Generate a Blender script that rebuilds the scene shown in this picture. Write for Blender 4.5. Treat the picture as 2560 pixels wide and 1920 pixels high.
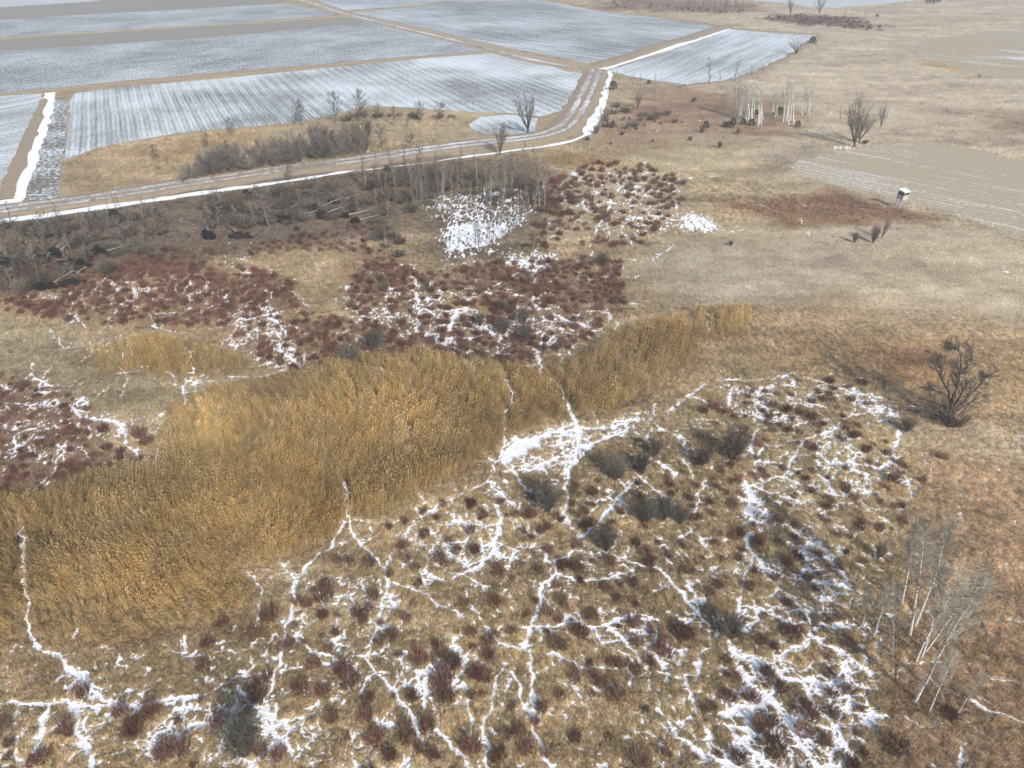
import bpy, bmesh, math, random
import numpy as np
from mathutils import Vector, Quaternion, Matrix

scene = bpy.context.scene
for o in list(bpy.data.objects):
    bpy.data.objects.remove(o, do_unlink=True)

# ------------------------------------------------------------------ camera, sky, sun
CAM_H = 50.0
PITCH = math.radians(34.0)
FPX = 1742.0                                  # focal length in photo pixels (2560 wide)
cam_d = bpy.data.cameras.new('camera')
cam_d.sensor_width = 36.0
cam_d.lens = 36.0 * FPX / 2560.0
cam_d.clip_end = 20000
cam = bpy.data.objects.new('camera', cam_d)
scene.collection.objects.link(cam)
cam.location = (0, 0, CAM_H)
cam.rotation_euler = (math.radians(90) - PITCH, 0, 0)
scene.camera = cam

SUN_EL, SUN_AZ = math.radians(34), math.radians(152)     # azimuth measured from +Y towards +X
world = bpy.data.worlds.new('World')
scene.world = world
world.use_nodes = True
wt = world.node_tree
wt.nodes.clear()
sky = wt.nodes.new('ShaderNodeTexSky')
sky.sky_type = 'NISHITA'
sky.sun_disc = False
sky.sun_elevation = SUN_EL
sky.sun_rotation = SUN_AZ
sky.air_density = 1.0
sky.dust_density = 1.5
bgn = wt.nodes.new('ShaderNodeBackground')
bgn.inputs[1].default_value = 0.11
wo = wt.nodes.new('ShaderNodeOutputWorld')
wt.links.new(sky.outputs[0], bgn.inputs[0])
wt.links.new(bgn.outputs[0], wo.inputs[0])
sun_d = bpy.data.lights.new('sun', 'SUN')
sun_d.energy = 3.4
sun_d.angle = math.radians(0.8)
sun_d.color = (1.0, 0.95, 0.88)
sun = bpy.data.objects.new('sun', sun_d)
scene.collection.objects.link(sun)
sdir = Vector((math.sin(SUN_AZ) * math.cos(SUN_EL), math.cos(SUN_AZ) * math.cos(SUN_EL), math.sin(SUN_EL)))
sun.rotation_euler = sdir.to_track_quat('Z', 'Y').to_euler()
sun.location = sdir * 300
scene.view_settings.view_transform = 'Standard'
scene.view_settings.look = 'None'
scene.view_settings.exposure = 0.62
scene.view_settings.gamma = 1.0
scene.view_settings.use_curve_mapping = False
scene.render.engine = 'CYCLES'

# ------------------------------------------------------------------ helpers
PI = math.pi
rs = np.random.RandomState(7)
SP, CP = math.sin(PITCH), math.cos(PITCH)
S9 = 860.0 / 2212.0
REG = {0: (0, 0, 2560 / 2212.0),
       1: (0, 0, S9), 2: (850, 0, S9), 3: (1700, 0, S9),
       4: (0, 640, S9), 5: (850, 640, S9), 6: (1700, 640, S9),
       7: (0, 1280, S9), 8: (850, 1280, S9), 9: (1700, 1280, S9),
       'tree': (2160, 800, 400 / 2212.0), 'grove': (1780, 180, 300 / 2212.0), 'lone': (1180, 200, 300 / 2212.0),
       'wind': (500, 460, 400 / 2212.0), 'left': (0, 480, 400 / 2212.0), 'wood': (900, 380, 500 / 2212.0),
       'mid': (1300, 1050, 400 / 2212.0), 'hedge': (420, 250, 400 / 2212.0), 'hedge2': (800, 220, 400 / 2212.0),
       'bush': (2060, 220, 300 / 2212.0), 'stand': (2160, 460, 180 / 1866.0), 'far': (1750, 0, 810 / 2212.0)}

def px(reg, x, y):
    ox, oy, s = REG[reg]
    return ox + x * s, oy + y * s

def ray(u, v):
    a = (u - 1280.0) / FPX
    b = -(v - 960.0) / FPX
    return (a, CP + b * SP, -SP + b * CP)

def gp(reg, x, y):
    """surveyed spot on the flat ground (metres)"""
    u, v = px(reg, x, y)
    d = ray(u, v)
    t = CAM_H / max(-d[2], 0.012)
    return (d[0] * t, d[1] * t)

def gpts(reg, pts):
    return [gp(reg, x, y) for x, y in pts]

def upright(reg, base, top):
    """ground position, height and lean of a standing tree from its foot and its tip"""
    bx, by = gp(reg, *base)
    d = ray(*px(reg, *top))
    t = (bx * d[0] + by * d[1]) / (d[0] ** 2 + d[1] ** 2)
    return Vector((bx, by, 0)), max(CAM_H + t * d[2], 0.6), Vector((t * d[0] - bx, t * d[1] - by, 0))

def ihash(ix, iy, seed):
    h = (ix.astype(np.int64) * 374761393 + iy.astype(np.int64) * 668265263 + seed * 1274126177) & 0xffffffff
    h = ((h ^ (h >> 13)) * 1274126177) & 0xffffffff
    h = (h ^ (h >> 16)) & 0xffffffff
    return h.astype(np.float64) / 4294967296.0

def vnoise(x, y, seed=0):
    ix, iy = np.floor(x), np.floor(y)
    fx, fy = x - ix, y - iy
    fx = fx * fx * (3 - 2 * fx)
    fy = fy * fy * (3 - 2 * fy)
    a, b = ihash(ix, iy, seed), ihash(ix + 1, iy, seed)
    c, d = ihash(ix, iy + 1, seed), ihash(ix + 1, iy + 1, seed)
    return (a * (1 - fx) + b * fx) * (1 - fy) + (c * (1 - fx) + d * fx) * fy

def fbm(x, y, seed=0, octv=3):
    s = np.zeros_like(x)
    a, t = 1.0, 0.0
    for k in range(octv):
        s += a * vnoise(x * 2 ** k, y * 2 ** k, seed + 17 * k)
        t += a
        a *= 0.55
    return s / t

def cellweb(x, y, size, seed):
    """difference of the two nearest tussock distances: 0 on the runnels between tussocks"""
    gx, gy = x / size, y / size
    ix, iy = np.floor(gx), np.floor(gy)
    f1 = np.full(x.shape, 9.0)
    f2 = np.full(x.shape, 9.0)
    for di in (-1, 0, 1):
        for dj in (-1, 0, 1):
            cx, cy = ix + di, iy + dj
            qx = cx + 0.1 + 0.8 * ihash(cx, cy, seed)
            qy = cy + 0.1 + 0.8 * ihash(cx, cy, seed + 5)
            d = np.hypot(gx - qx, gy - qy)
            n1 = np.minimum(f1, d)
            f2 = np.minimum(np.maximum(f1, d), f2)
            f1 = n1
    return (f2 - f1) * size, f1 * size

def sdist(poly, x, y):
    """signed distance to polygon, positive inside"""
    P = np.array(poly)
    Q = np.roll(P, -1, axis=0)
    best = np.full(x.shape, 1e18)
    ins = np.zeros(x.shape, bool)
    for (ax, ay), (bx, by) in zip(P, Q):
        ex, ey = bx - ax, by - ay
        wx, wy = x - ax, y - ay
        t = np.clip((wx * ex + wy * ey) / (ex * ex + ey * ey + 1e-12), 0, 1)
        best = np.minimum(best, (wx - ex * t) ** 2 + (wy - ey * t) ** 2)
        c = ((ay > y) != (by > y))
        with np.errstate(divide='ignore', invalid='ignore'):
            xi = (bx - ax) * (y - ay) / (by - ay if by != ay else 1e-12) + ax
        ins ^= (c & (x < xi))
    d = np.sqrt(best)
    return np.where(ins, d, -d)

def soft_zone(poly, x, y, soft):
    """0..1 weight, evaluated only near the polygon's box"""
    P = np.array(poly)
    w = np.zeros_like(x)
    m = soft.max() if hasattr(soft, 'max') else soft
    x0, y0 = P.min(0) - m
    x1, y1 = P.max(0) + m
    k = np.nonzero((x > x0) & (x < x1) & (y > y0) & (y < y1))[0]
    if len(k):
        s = soft[k] if hasattr(soft, 'shape') else soft
        t = np.clip(sdist(poly, x[k], y[k]) / s * 0.5 + 0.5, 0, 1)
        w[k] = t * t * (3 - 2 * t)
    return w

# ------------------------------------------------------------------ what lies where on the ground
C_DEF = (.355, .28, .175)
ZONES = [
    (0, [(1490, 10), (2212, -30), (2400, 300), (2400, 720), (1900, 700), (1700, 560), (1760, 420), (1560, 250), (1400, 120)], (.43, .35, .245), .05),
    (0, [(-200, -60), (1250, -60), (1500, 60), (1290, 150), (1250, 290), (-200, 470)], (0.360, 0.276, 0.168), .02),
    (0, [(1480, 640), (1700, 640), (2300, 700), (2300, 930), (1950, 930), (1700, 800)], (.37, .28, .17), .05),
    (0, [(1900, 970), (2300, 930), (2300, 1750), (1950, 1750), (1900, 1500), (1960, 1200)], (.365, .27, .17), .05),
    (0, [(1930, 920), (2100, 915), (2300, 960), (2300, 1010), (2050, 965)], (0.420, 0.336, 0.228), .012),
    (0, [(1370, 570), (1500, 520), (1800, 530), (1880, 600), (1700, 655), (1450, 655)], (.365, .305, .22), .03),
    (0, [(1690, 425), (1800, 412), (2030, 470), (2030, 490), (1700, 485), (1500, 430)], (0.252, 0.156, 0.090), .02),
    (0, [(1300, 240), (1540, 200), (1760, 240), (1720, 300), (1500, 290), (1350, 330)], (0.300, 0.204, 0.126), .03),
    (0, [(640, 1280), (850, 1120), (1050, 1030), (1250, 1000), (1450, 960), (1560, 900), (1750, 820), (1900, 840), (1960, 960), (1950, 1100), (1900, 1260), (1920, 1700), (-100, 1700), (-100, 1400), (420, 1400), (560, 1340)], (.36, .28, .165), .03),
    (0, [(0, 690), (330, 740), (560, 810), (380, 880), (300, 900), (170, 860), (-50, 800)], (.30, .25, .165), .03),
    (0, [(-100, 480), (700, 370), (900, 350), (860, 500), (700, 520), (450, 560), (200, 620), (-100, 640)], (.155, .118, .085), .03),
    (0, [(90, 640), (250, 580), (480, 570), (620, 610), (640, 680), (760, 700), (880, 740), (830, 770), (660, 800), (560, 780), (420, 740), (300, 720), (180, 690), (0, 670), (-80, 660)], (.26, .18, .11), .03),
    (0, [(-60, 800), (90, 830), (190, 900), (200, 980), (330, 990), (190, 1040), (-60, 1080)], (.25, .17, .11), .03),
    (0, [(760, 640), (800, 540), (900, 600), (1150, 560), (1340, 570), (1340, 660), (1250, 740), (1130, 780), (1000, 790), (880, 740), (780, 680)], (.27, .19, .12), .03),
    (0, [(820, 350), (1180, 330), (1200, 480), (1120, 560), (960, 570), (840, 470)], (0.180, 0.138, 0.090), .03),
    (0, [(940, 620), (1040, 630), (1090, 660), (1000, 690), (930, 660)], (0.324, 0.240, 0.120), .02),
    (2, [(1300, 1000), (1700, 1010), (1800, 1060), (1600, 1090), (1350, 1060)], (0.324, 0.216, 0.108), .03),
    (3, [(-250, 560), (330, 590), (320, 720), (-100, 790), (-300, 700)], (0.288, 0.186, 0.114), .03),
    (3, [(230, 930), (560, 960), (560, 1060), (300, 1060)], (0.396, 0.312, 0.204), .04),
    (3, [(560, 980), (800, 930), (1000, 940), (900, 1010), (700, 1060), (560, 1100)], (0.288, 0.234, 0.168), .03),
    (3, [(1900, 720), (2212, 760), (2400, 800), (2400, 870), (2100, 850)], (0.288, 0.198, 0.120), .04),
    (3, [(1590, 390), (1750, 395), (1860, 470), (1740, 470), (1650, 430)], (0.408, 0.264, 0.120), .01),
    (3, [(480, 115), (700, 95), (1100, 110), (1330, 180), (1200, 195), (900, 165), (600, 135)], (0.168, 0.084, 0.066), .012),
    (3, [(-500, -20), (480, 20), (560, 70), (300, 90), (-500, 60)], (0.228, 0.144, 0.102), .02),
    (6, [(1350, 620), (1750, 640), (1800, 740), (1500, 780), (1300, 720)], (0.300, 0.180, 0.102), .03),
    (1, [(1000, 1020), (1150, 870), (1600, 830), (1650, 900), (1300, 1030)], (0.360, 0.252, 0.120), .03),
    (1, [(390, 1060), (600, 1030), (560, 1200), (380, 1230)], (0.264, 0.198, 0.132), .03),
]
ZONES = [(gpts(r, p), c, s) for r, p, c, s in ZONES]
REED = [(0, [(-80, 1080), (100, 1070), (200, 1020), (330, 1000), (370, 890), (450, 850), (560, 825), (700, 800), (760, 790), (900, 815), (1050, 790), (1160, 805), (1220, 790), (1300, 745), (1380, 705), (1480, 690), (1500, 740), (1510, 790), (1430, 845), (1330, 885), (1240, 905), (1180, 920), (1090, 945), (1050, 985), (950, 1050), (860, 1105), (760, 1125), (690, 1180), (600, 1215), (525, 1235), (545, 1310), (450, 1345), (330, 1375), (150, 1390), (-80, 1385)]),
        (0, [(1500, 680), (1560, 668), (1625, 665), (1630, 690), (1580, 725), (1510, 735)]),
        (0, [(200, 760), (330, 735), (450, 750), (560, 800), (400, 815), (240, 800)]),
        (0, [(760, 770), (900, 760), (1000, 795), (900, 830), (790, 800)]),
        (2, [(1300, 1010), (1480, 1000), (1600, 1040), (1480, 1075), (1340, 1060)])]
REED = [gpts(r, p) for r, p in REED]
C_REED = (.25, .175, .085)

# snow: bare strength of each patch (0..1 = share of ground between tussocks that is white)
WEB = [
    (5, [(1040, 1330), (1060, 1270), (1150, 1195), (1300, 1185), (1290, 1230), (1200, 1275), (1110, 1325)], 2.6, .006),
    (5, [(1050, 1200), (1300, 1130), (1500, 1050), (1700, 1080), (1850, 1020), (2000, 1000), (1880, 1130), (1700, 1200), (1560, 1300), (1500, 1370), (1250, 1400), (1030, 1350)], .68, .012),
    (5, [(1050, -30), (1420, -30), (1400, 90), (1250, 120), (1120, 80)], .75, .015),
    (5, [(530, 330), (860, 330), (830, 420), (650, 390)], .6, .015),
    (5, [(560, 520), (850, 600), (700, 630)], .75, .012),
    (5, [(1400, 390), (1500, 400), (1620, 450), (1540, 470)], .7, .012),
    (6, [(980, 820), (1150, 850), (1300, 900), (1420, 960), (1400, 1060), (1250, 1040), (1150, 990), (1080, 920)], .95, .012),
    (6, [(250, 820), (700, 760), (1000, 850), (1100, 1000), (900, 1100), (500, 1080), (330, 980)], .42, .03),
    (6, [(450, 1200), (800, 1200), (1150, 1180), (1400, 1350), (1450, 1560), (1000, 1700), (500, 1700), (350, 1500)], .38, .03),
    (6, [(400, 1470), (520, 1450), (540, 1600), (470, 1700), (400, 1700)], .8, .012),
    (9, [(390, -40), (560, -20), (560, 110), (460, 150)], .95, .01),
    (9, [(370, 580), (530, 600), (530, 770), (430, 770), (360, 690)], .9, .012),
    (9, [(340, 880), (700, 900), (1100, 900), (1250, 1050), (1300, 1300), (1150, 1500), (1000, 1700), (200, 1750), (230, 1500), (290, 1250), (400, 1100)], .52, .025),
    (9, [(280, 1290), (560, 1210), (480, 1420), (290, 1420)], .75, .012),
    (9, [(1030, 1030), (1120, 1030), (1120, 1130), (1040, 1130)], .95, .012),
    (9, [(0, 350), (400, 300), (900, 150), (1200, 450), (1100, 760), (600, 700), (0, 800)], .30, .03),
    (8, [(560, 60), (900, 60), (1250, 200), (1200, 400), (900, 480), (600, 460), (480, 250)], .38, .03),
    (8, [(0, 350), (420, 450), (480, 720), (300, 800), (-100, 820)], .42, .025),
    (8, [(480, 900), (800, 930), (830, 1250), (600, 1290), (450, 1150)], .42, .02),
    (8, [(1500, 200), (1950, 280), (1900, 450), (1600, 460)], .3, .02),
    (8, [(1600, 650), (2212, 650), (2212, 1060), (1800, 1000)], .3, .03),
    (8, [(-100, 1250), (600, 1300), (900, 1700), (-100, 1700)], .33, .03),
    (7, [(900, 1300), (1500, 1180), (1900, 1280), (2212, 1300), (2212, 1700), (800, 1700)], .33, .03),
    (7, [(1430, 1230), (1560, 1150), (1700, 1290), (1560, 1560), (1400, 1600)], .62, .015),
    (7, [(400, 1050), (620, 1100), (1000, 1170), (950, 1230), (500, 1200)], .5, .02),
    (7, [(-60, 1350), (700, 1300), (760, 1500), (600, 1700), (-60, 1700)], .25, .03),
    (7, [(1850, 500), (2212, 400), (2300, 900), (1900, 830)], .36, .02),
    (4, [(1300, 350), (1700, 330), (1850, 500), (2000, 640), (1750, 740), (1500, 640), (1400, 450)], .62, .03),
    (4, [(200, 250), (800, 100), (1500, 200), (1700, 330), (1300, 350), (700, 380)], .36, .03),
    (4, [(-60, 800), (300, 850), (560, 1000), (560, 1300), (-60, 1400)], .36, .03),
    (4, [(600, 1000), (1050, 1020), (1030, 1180), (800, 1200), (560, 1150)], .38, .02),
    (4, [(850, 700), (1500, 700), (1500, 790), (1000, 800)], .34, .02),
    ('wood', [(700, 560), (1000, 430), (1500, 400), (2000, 400), (1950, 650), (1700, 900), (1500, 1060), (1200, 1200), (900, 1100), (850, 900), (1000, 800), (780, 720)], .52, .02),
    ('wood', [(900, 850), (1250, 740), (1650, 760), (1650, 920), (1350, 1080), (950, 1080)], 1.05, .015),
    ('wood', [(1600, 1130), (1900, 1100), (2212, 1180), (2100, 1280), (1650, 1250)], .62, .012),
    (5, [(0, 200), (500, 150), (1000, 350), (1300, 250), (1700, 450), (1500, 700), (800, 680), (400, 500), (0, 420)], .33, .03),
    (2, [(1380, 1090), (2212, 1100), (2212, 1500), (1900, 1560), (1400, 1450)], .26, .03),
    (3, [(-20, 1385), (100, 1370), (240, 1430), (200, 1490), (0, 1490)], .85, .01),
    (3, [(975, 945), (1150, 945), (1150, 965), (985, 965)], .8, .006),
    ('left', [(-30, 900), (400, 850), (800, 930), (800, 1080), (500, 1080), (0, 1200)], .22, .02),
]
WEB = [(gpts(r, p), s, f) for r, p, s, f in WEB]

TRAILS = {
 7: [(.5, [(-40,1215),(120,1235),(290,1245),(440,1215),(600,1250),(760,1245)]), (.45, [(620,1270),(760,1250),(900,1250),(1040,1225),(1180,1205),(1310,1180)]),
     (.34, [(130,110),(150,200),(155,330),(150,480),(175,590),(175,760),(240,860),(370,920),(420,990)]), (.5, [(420,990),(510,1040),(600,1140),(640,1190),(760,1240)]),
     (.25, [(1310,1180),(1400,1145),(1500,1090),(1560,1055),(1740,1040),(1800,1020),(1940,990)]),
     (.33, [(2212,60),(2160,190),(2100,250),(1990,330),(1910,430),(1890,520),(1880,650),(1840,740),(1830,830),(1800,960),(1775,1010),(1760,1120),(1720,1200),(1710,1300),(1690,1420)]),
     (.4, [(1700,1300),(1740,1340),(1770,1430),(1830,1490),(1900,1560)]), (.2, [(1740,1335),(1900,1325),(2010,1300),(2090,1270)]),
     (.2, [(1550,370),(1600,410),(1670,480),(1680,580),(1660,660),(1665,740)]), (.2, [(1590,385),(1820,380),(1900,430)]), (.2, [(1750,320),(1820,360),(1850,320)]),
     (.3, [(120,1250),(90,1330),(80,1380)]), (.3, [(295,1260),(265,1390),(270,1430),(220,1530),(180,1660)]), (.25, [(110,1430),(130,1560),(140,1660)]), (.2, [(270,1420),(340,1390),(470,1340),(520,1300)]),
     (.35, [(470,1240),(490,1320),(520,1430),(545,1500),(560,1570),(620,1660)]), (.2, [(580,1280),(550,1390),(520,1420)]),
     (.3, [(1220,1250),(1180,1310),(1100,1390),(1000,1450),(950,1520),(890,1590)]), (.22, [(1390,1310),(1290,1380),(1180,1460),(1090,1500),(960,1550)]),
     (.5, [(1540,1140),(1600,1200),(1690,1300)]), (.4, [(1760,1470),(1690,1560),(1600,1640)]), (.22, [(1900,820),(2000,890),(2140,960),(2212,965)]), (.18, [(2165,700),(2150,860)]),
     (.2, [(740,880),(760,970),(800,990),(930,930)]), (.28, [(620,880),(720,870)]), (.35, [(1180,790),(1210,890)]), (.22, [(480,760),(480,830)]), (.18, [(0,970),(50,930),(110,870),(160,880)]),
     (.4, [(0,1600),(60,1530)]), (.25, [(1650,985),(1560,1050)])],
 8: [(.3, [(45,-20),(60,80),(120,200),(200,270),(290,360),(320,440),(320,510),(270,600),(245,720),(200,820),(190,960),(260,1060),(330,1150),(360,1190),(410,1260),(480,1310),(510,1380)]),
     (.25, [(620,-20),(500,50),(440,110),(420,180)]), (.2, [(45,30),(110,50),(220,70),(400,60),(440,55)]), (.5, [(1020,-20),(1040,80),(1010,170),(970,270),(900,370),(820,390),(740,435)]),
     (.36, [(1740,-20),(1650,80),(1540,160),(1500,240),(1400,320),(1385,390),(1300,510),(1270,620),(1235,740),(1200,870)]), (.33, [(1215,900),(1245,960),(1240,1130),(1240,1290),(1250,1400),(1290,1500),(1360,1660)]),
     (.2, [(1450,-10),(1480,100),(1540,160)]), (.2, [(1570,190),(1700,260),(1800,300),(1920,350),(2060,370)]), (.3, [(2060,370),(2130,470),(2212,560)]),
     (.3, [(1400,390),(1500,440),(1650,440),(1800,410),(1920,405)]), (.33, [(1290,260),(1370,340)]), (.3, [(1250,730),(1400,735),(1500,710),(1620,740),(1720,720),(1830,690),(1900,660),(2060,695)]),
     (.33, [(1720,720),(1820,820),(1880,880),(1930,960)]), (.3, [(1830,820),(1970,770)]), (.25, [(1650,750),(1700,850),(1820,820)]), (.2, [(1280,740),(1440,770),(1560,860)]),
     (.25, [(1340,920),(1450,950),(1550,990),(1700,1000),(1850,990)]), (.2, [(1530,910),(1600,980)]), (.25, [(1380,1080),(1500,1140),(1560,1220)]), (.25, [(1860,1000),(1880,1130)]), (.2, [(1900,1035),(2130,1045)]),
     (.22, [(820,500),(820,580),(890,660),(940,750),(1000,820),(1080,880),(1200,890)]), (.25, [(450,490),(550,530),(630,590),(750,650),(820,690)]), (.2, [(350,460),(410,480)]),
     (.33, [(1100,1040),(1150,1120),(1180,1230),(1240,1320)]), (.25, [(1170,1335),(1250,1325),(1360,1300),(1480,1305)]), (.3, [(1080,980),(1020,1050),(995,1150),(975,1260),(940,1360),(935,1480),(930,1660)]),
     (.25, [(720,800),(765,900),(785,1000),(790,1130),(800,1190),(830,1280),(850,1360),(840,1440),(910,1510)]), (.3, [(700,950),(600,1000),(510,1050),(420,1100),(350,1165)]), (.35, [(540,1060),(560,1150),(530,1240)]),
     (.25, [(400,920),(400,1000),(410,1080)]), (.3, [(250,1040),(170,1100),(120,1170)]), (.3, [(490,1310),(500,1420),(550,1500)]), (.3, [(610,1390),(700,1490),(760,1570),(860,1660)]),
     (.22, [(360,240),(440,270),(510,350),(540,420),(555,480)]), (.25, [(540,370),(620,420),(690,440)]), (.2, [(310,330),(340,270)]), (.25, [(690,200),(800,200),(830,170)]),
     (.25, [(810,420),(930,490)]), (.2, [(570,70),(750,90),(860,60)]), (.2, [(720,-10),(720,90)]), (.2, [(2050,1220),(2070,1330),(2150,1400),(2212,1500)]), (.25, [(0,210),(60,205)]), (.2, [(1180,740),(1250,735)])],
 9: [(.6, [(430,150),(440,230)]), (.35, [(440,230),(470,270),(455,350),(420,420),(390,520),(380,580)]), (.3, [(470,270),(550,370),(700,420),(860,455),(1000,480),(1150,520)]),
     (.4, [(530,630),(640,690),(760,720),(900,710),(1000,760),(1100,750)]), (.3, [(760,740),(820,820),(750,890),(640,915)]), (.35, [(820,810),(960,860),(1080,930),(1250,1040)]),
     (.45, [(340,880),(420,950),(560,980),(700,1080),(850,1100),(1050,1110)]), (.45, [(380,1000),(450,1090),(560,1200),(700,1330),(750,1330),(850,1250),(980,1370),(1000,1420)]), (.35, [(620,1100),(600,1180),(560,1210)]),
     (.3, [(800,1120),(860,1250)]), (.45, [(1080,1030),(1110,1120),(1090,1220),(1040,1260),(1010,1370),(1060,1500),(1050,1660)]), (.3, [(1050,1270),(1150,1290),(1330,1310)]), (.2, [(1180,1310),(1250,1400)]),
     (.7, [(280,1300),(400,1280),(560,1210)]), (.5, [(290,1380),(440,1400),(440,1480)]), (.5, [(450,1310),(450,1500),(500,1560),(560,1660)]), (.4, [(650,1300),(660,1440),(720,1560),(720,1660)]), (.4, [(690,1330),(760,1480),(850,1560),(870,1660)]),
     (.6, [(240,1580),(330,1660)]), (.25, [(0,1450),(80,1520),(190,1590)]), (.25, [(20,1070),(80,1180),(110,1300),(180,1450),(200,1560)]), (.25, [(20,1070),(110,1050),(150,900),(200,860)]),
     (.45, [(0,520),(100,640),(180,740)]), (.35, [(40,450),(110,560),(120,640)]), (.25, [(0,710),(120,710)]), (.2, [(0,50),(120,160),(200,280)]), (.2, [(0,250),(100,330)]),
     (.25, [(560,10),(700,70),(760,160),(880,200)]), (.35, [(890,260),(980,330),(1060,410)]), (.35, [(1030,440),(1100,500)]), (.15, [(1540,1030),(1620,1090),(1770,1160)]), (.28, [(1880,1210),(2000,1270),(2100,1300),(2212,1370),(2400,1480)]),
     (.12, [(1990,650),(2240,715)]), (.18, [(1990,1070),(2160,1100)]), (.35, [(1800,1500),(1820,1660)]), (.13, [(1820,1310),(1830,1500)]), (.12, [(1720,70),(1850,130)]), (.12, [(1960,500),(2240,600)]), (.2, [(2110,350),(2240,360)])],
 6: [(.4, [(0,945),(60,890),(170,830)]), (.35, [(60,900),(200,960)]), (.25, [(250,800),(400,800),(500,800),(620,790),(720,750),(900,800)]), (.4, [(800,790),(1000,840),(1100,880),(1300,920)]), (.5, [(330,860),(330,900),(300,970)]),
     (.35, [(1210,1015),(1100,1020),(1020,1080),(1010,1110),(900,1150),(790,1190),(680,1200)]), (.35, [(790,1190),(740,1290),(680,1370),(660,1420)]), (.45, [(1300,1060),(1400,1110),(1410,1160),(1380,1260)]), (.28, [(1380,1260),(1420,1380),(1460,1460),(1490,1560)]),
     (.4, [(500,1110),(450,1240),(500,1310),(480,1390),(520,1450)]), (.8, [(430,1470),(460,1560),(440,1660)]), (.3, [(450,1480),(560,1440),(660,1410),(760,1470),(860,1490),(1000,1550),(1110,1530)]), (.3, [(870,1400),(960,1460),(1010,1560)]),
     (.35, [(1110,1270),(1130,1340),(1070,1360),(1190,1420),(1200,1540)]), (.3, [(950,1340),(1110,1330),(1270,1370),(1360,1330)]), (.3, [(1010,1170),(1080,1230),(1120,1290)]), (.25, [(450,860),(500,920),(570,990)]), (.25, [(680,880),(740,950),(600,940)]),
     (.25, [(590,830),(590,900)]), (.3, [(380,1000),(500,1050),(640,1040),(760,1060)]), (.25, [(0,1290),(60,1360),(100,1450)]), (.2, [(580,540),(680,640),(800,720),(870,745)]), (.14, [(470,360),(520,450),(530,510)]), (.22, [(185,370),(180,500)]),
     (.22, [(1740,380),(1830,440),(1920,495)]), (.14, [(1480,510),(1600,570),(1760,680)]), (.2, [(1920,860),(2030,930),(2140,1000)]), (.2, [(2040,540),(2130,590)]), (.3, [(1450,960),(1560,970)]), (.35, [(180,1450),(120,1530),(100,1660)]), (.25, [(640,1540),(790,1610)]), (.5, [(2060,98),(2110,105)])],
 5: [(.36, [(1300,510),(1280,600),(1290,760)]), (.4, [(1210,710),(1290,765),(1400,820),(1440,900),(1480,990)]), (.6, [(1480,990),(1530,1090),(1540,1200),(1520,1320),(1460,1390)]), (.4, [(1460,1390),(1460,1480),(1460,1600),(1450,1660)]),
     (.4, [(1310,1160),(1420,1110),(1530,1080)]), (.45, [(1540,1110),(1700,1120),(1900,1060),(1990,1060)]), (.55, [(1580,1250),(1700,1170),(1850,1120)]), (.35, [(1240,1390),(1300,1340),(1400,1310),(1500,1280)]), (.3, [(1630,1000),(1660,1090)]),
     (.33, [(1050,1160),(1060,1240),(1000,1330),(970,1420),(940,1460),(820,1520),(700,1570),(580,1660)]), (.3, [(960,1450),(1010,1510),(1090,1590),(1150,1620)]), (.3, [(1040,1340),(1130,1390),(1180,1480),(1240,1540)]), (.25, [(1000,1330),(940,1290),(900,1260)]), (.2, [(1000,1330),(860,1330)]),
     (.25, [(1010,1380),(1140,1400),(1240,1380)]), (.3, [(1080,800),(1110,900),(1110,960),(1060,1000),(1045,1080),(1060,1110)]), (.2, [(980,770),(1070,800)]), (.22, [(470,850),(420,940),(415,990)]), (.22, [(440,1060),(445,1210),(400,1300)]), (.18, [(450,1215),(550,1210)]),
     (.3, [(30,1450),(45,1560),(50,1660)]), (.15, [(430,1480),(520,1550)]), (.3, [(2030,950),(2010,1060),(2080,1120),(2212,1195)]), (.4, [(2110,1020),(2150,970),(2212,930)]), (.25, [(2010,1110),(1970,1180)]), (.4, [(1850,1620),(1790,1560),(1730,1650)]), (.3, [(1790,1570),(1900,1440)]),
     (.35, [(1900,1390),(1950,1450),(2050,1520),(2090,1560)]), (.5, [(2050,1320),(2170,1420)]), (.3, [(1780,1430),(1850,1500)]), (.35, [(460,130),(490,190),(580,205),(700,230),(780,270)]), (.3, [(780,300),(900,250),(990,190),(1080,150),(1200,80)]), (.3, [(900,250),(1000,230),(1110,220)]),
     (.35, [(1250,20),(1250,200),(1240,320)]), (.5, [(640,350),(740,350),(830,330)]), (.4, [(740,350),(720,420),(710,490),(750,510)]), (.3, [(540,340),(620,370)]), (.3, [(500,350),(500,430),(490,490)]), (.25, [(450,290),(500,350)]), (.3, [(80,350),(190,400),(350,390)]), (.25, [(0,370),(110,400),(220,430)]),
     (.25, [(300,480),(400,510),(450,560)]), (.4, [(440,510),(600,520),(680,580),(850,605)]), (.5, [(1400,390),(1480,420),(1620,460)]), (.25, [(1540,490),(1660,550)]), (.2, [(1650,520),(1750,500)]), (.3, [(50,790),(80,840)]), (.3, [(260,710),(280,770)]), (.2, [(1430,640),(1430,750),(1450,800)])],
 4: [(.35, [(1730,400),(1800,430),(1840,530),(1800,590),(1880,660),(1940,740)]), (.35, [(1460,780),(1700,780),(1820,740),(1940,745),(2050,740),(2150,690)]), (.3, [(1960,630),(1950,700)]), (.25, [(2060,750),(2160,810)]), (.25, [(1260,800),(1250,900)]),
     (.3, [(1210,800),(1170,850),(1190,950),(1180,980),(1230,1000)]), (.2, [(1440,860),(1300,920),(1220,960)]), (.35, [(220,690),(200,760),(270,810),(270,880),(360,900),(365,970)]), (.3, [(0,830),(60,860)]), (.35, [(520,910),(570,960),(560,1080),(580,1140),(570,1180)]),
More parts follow.
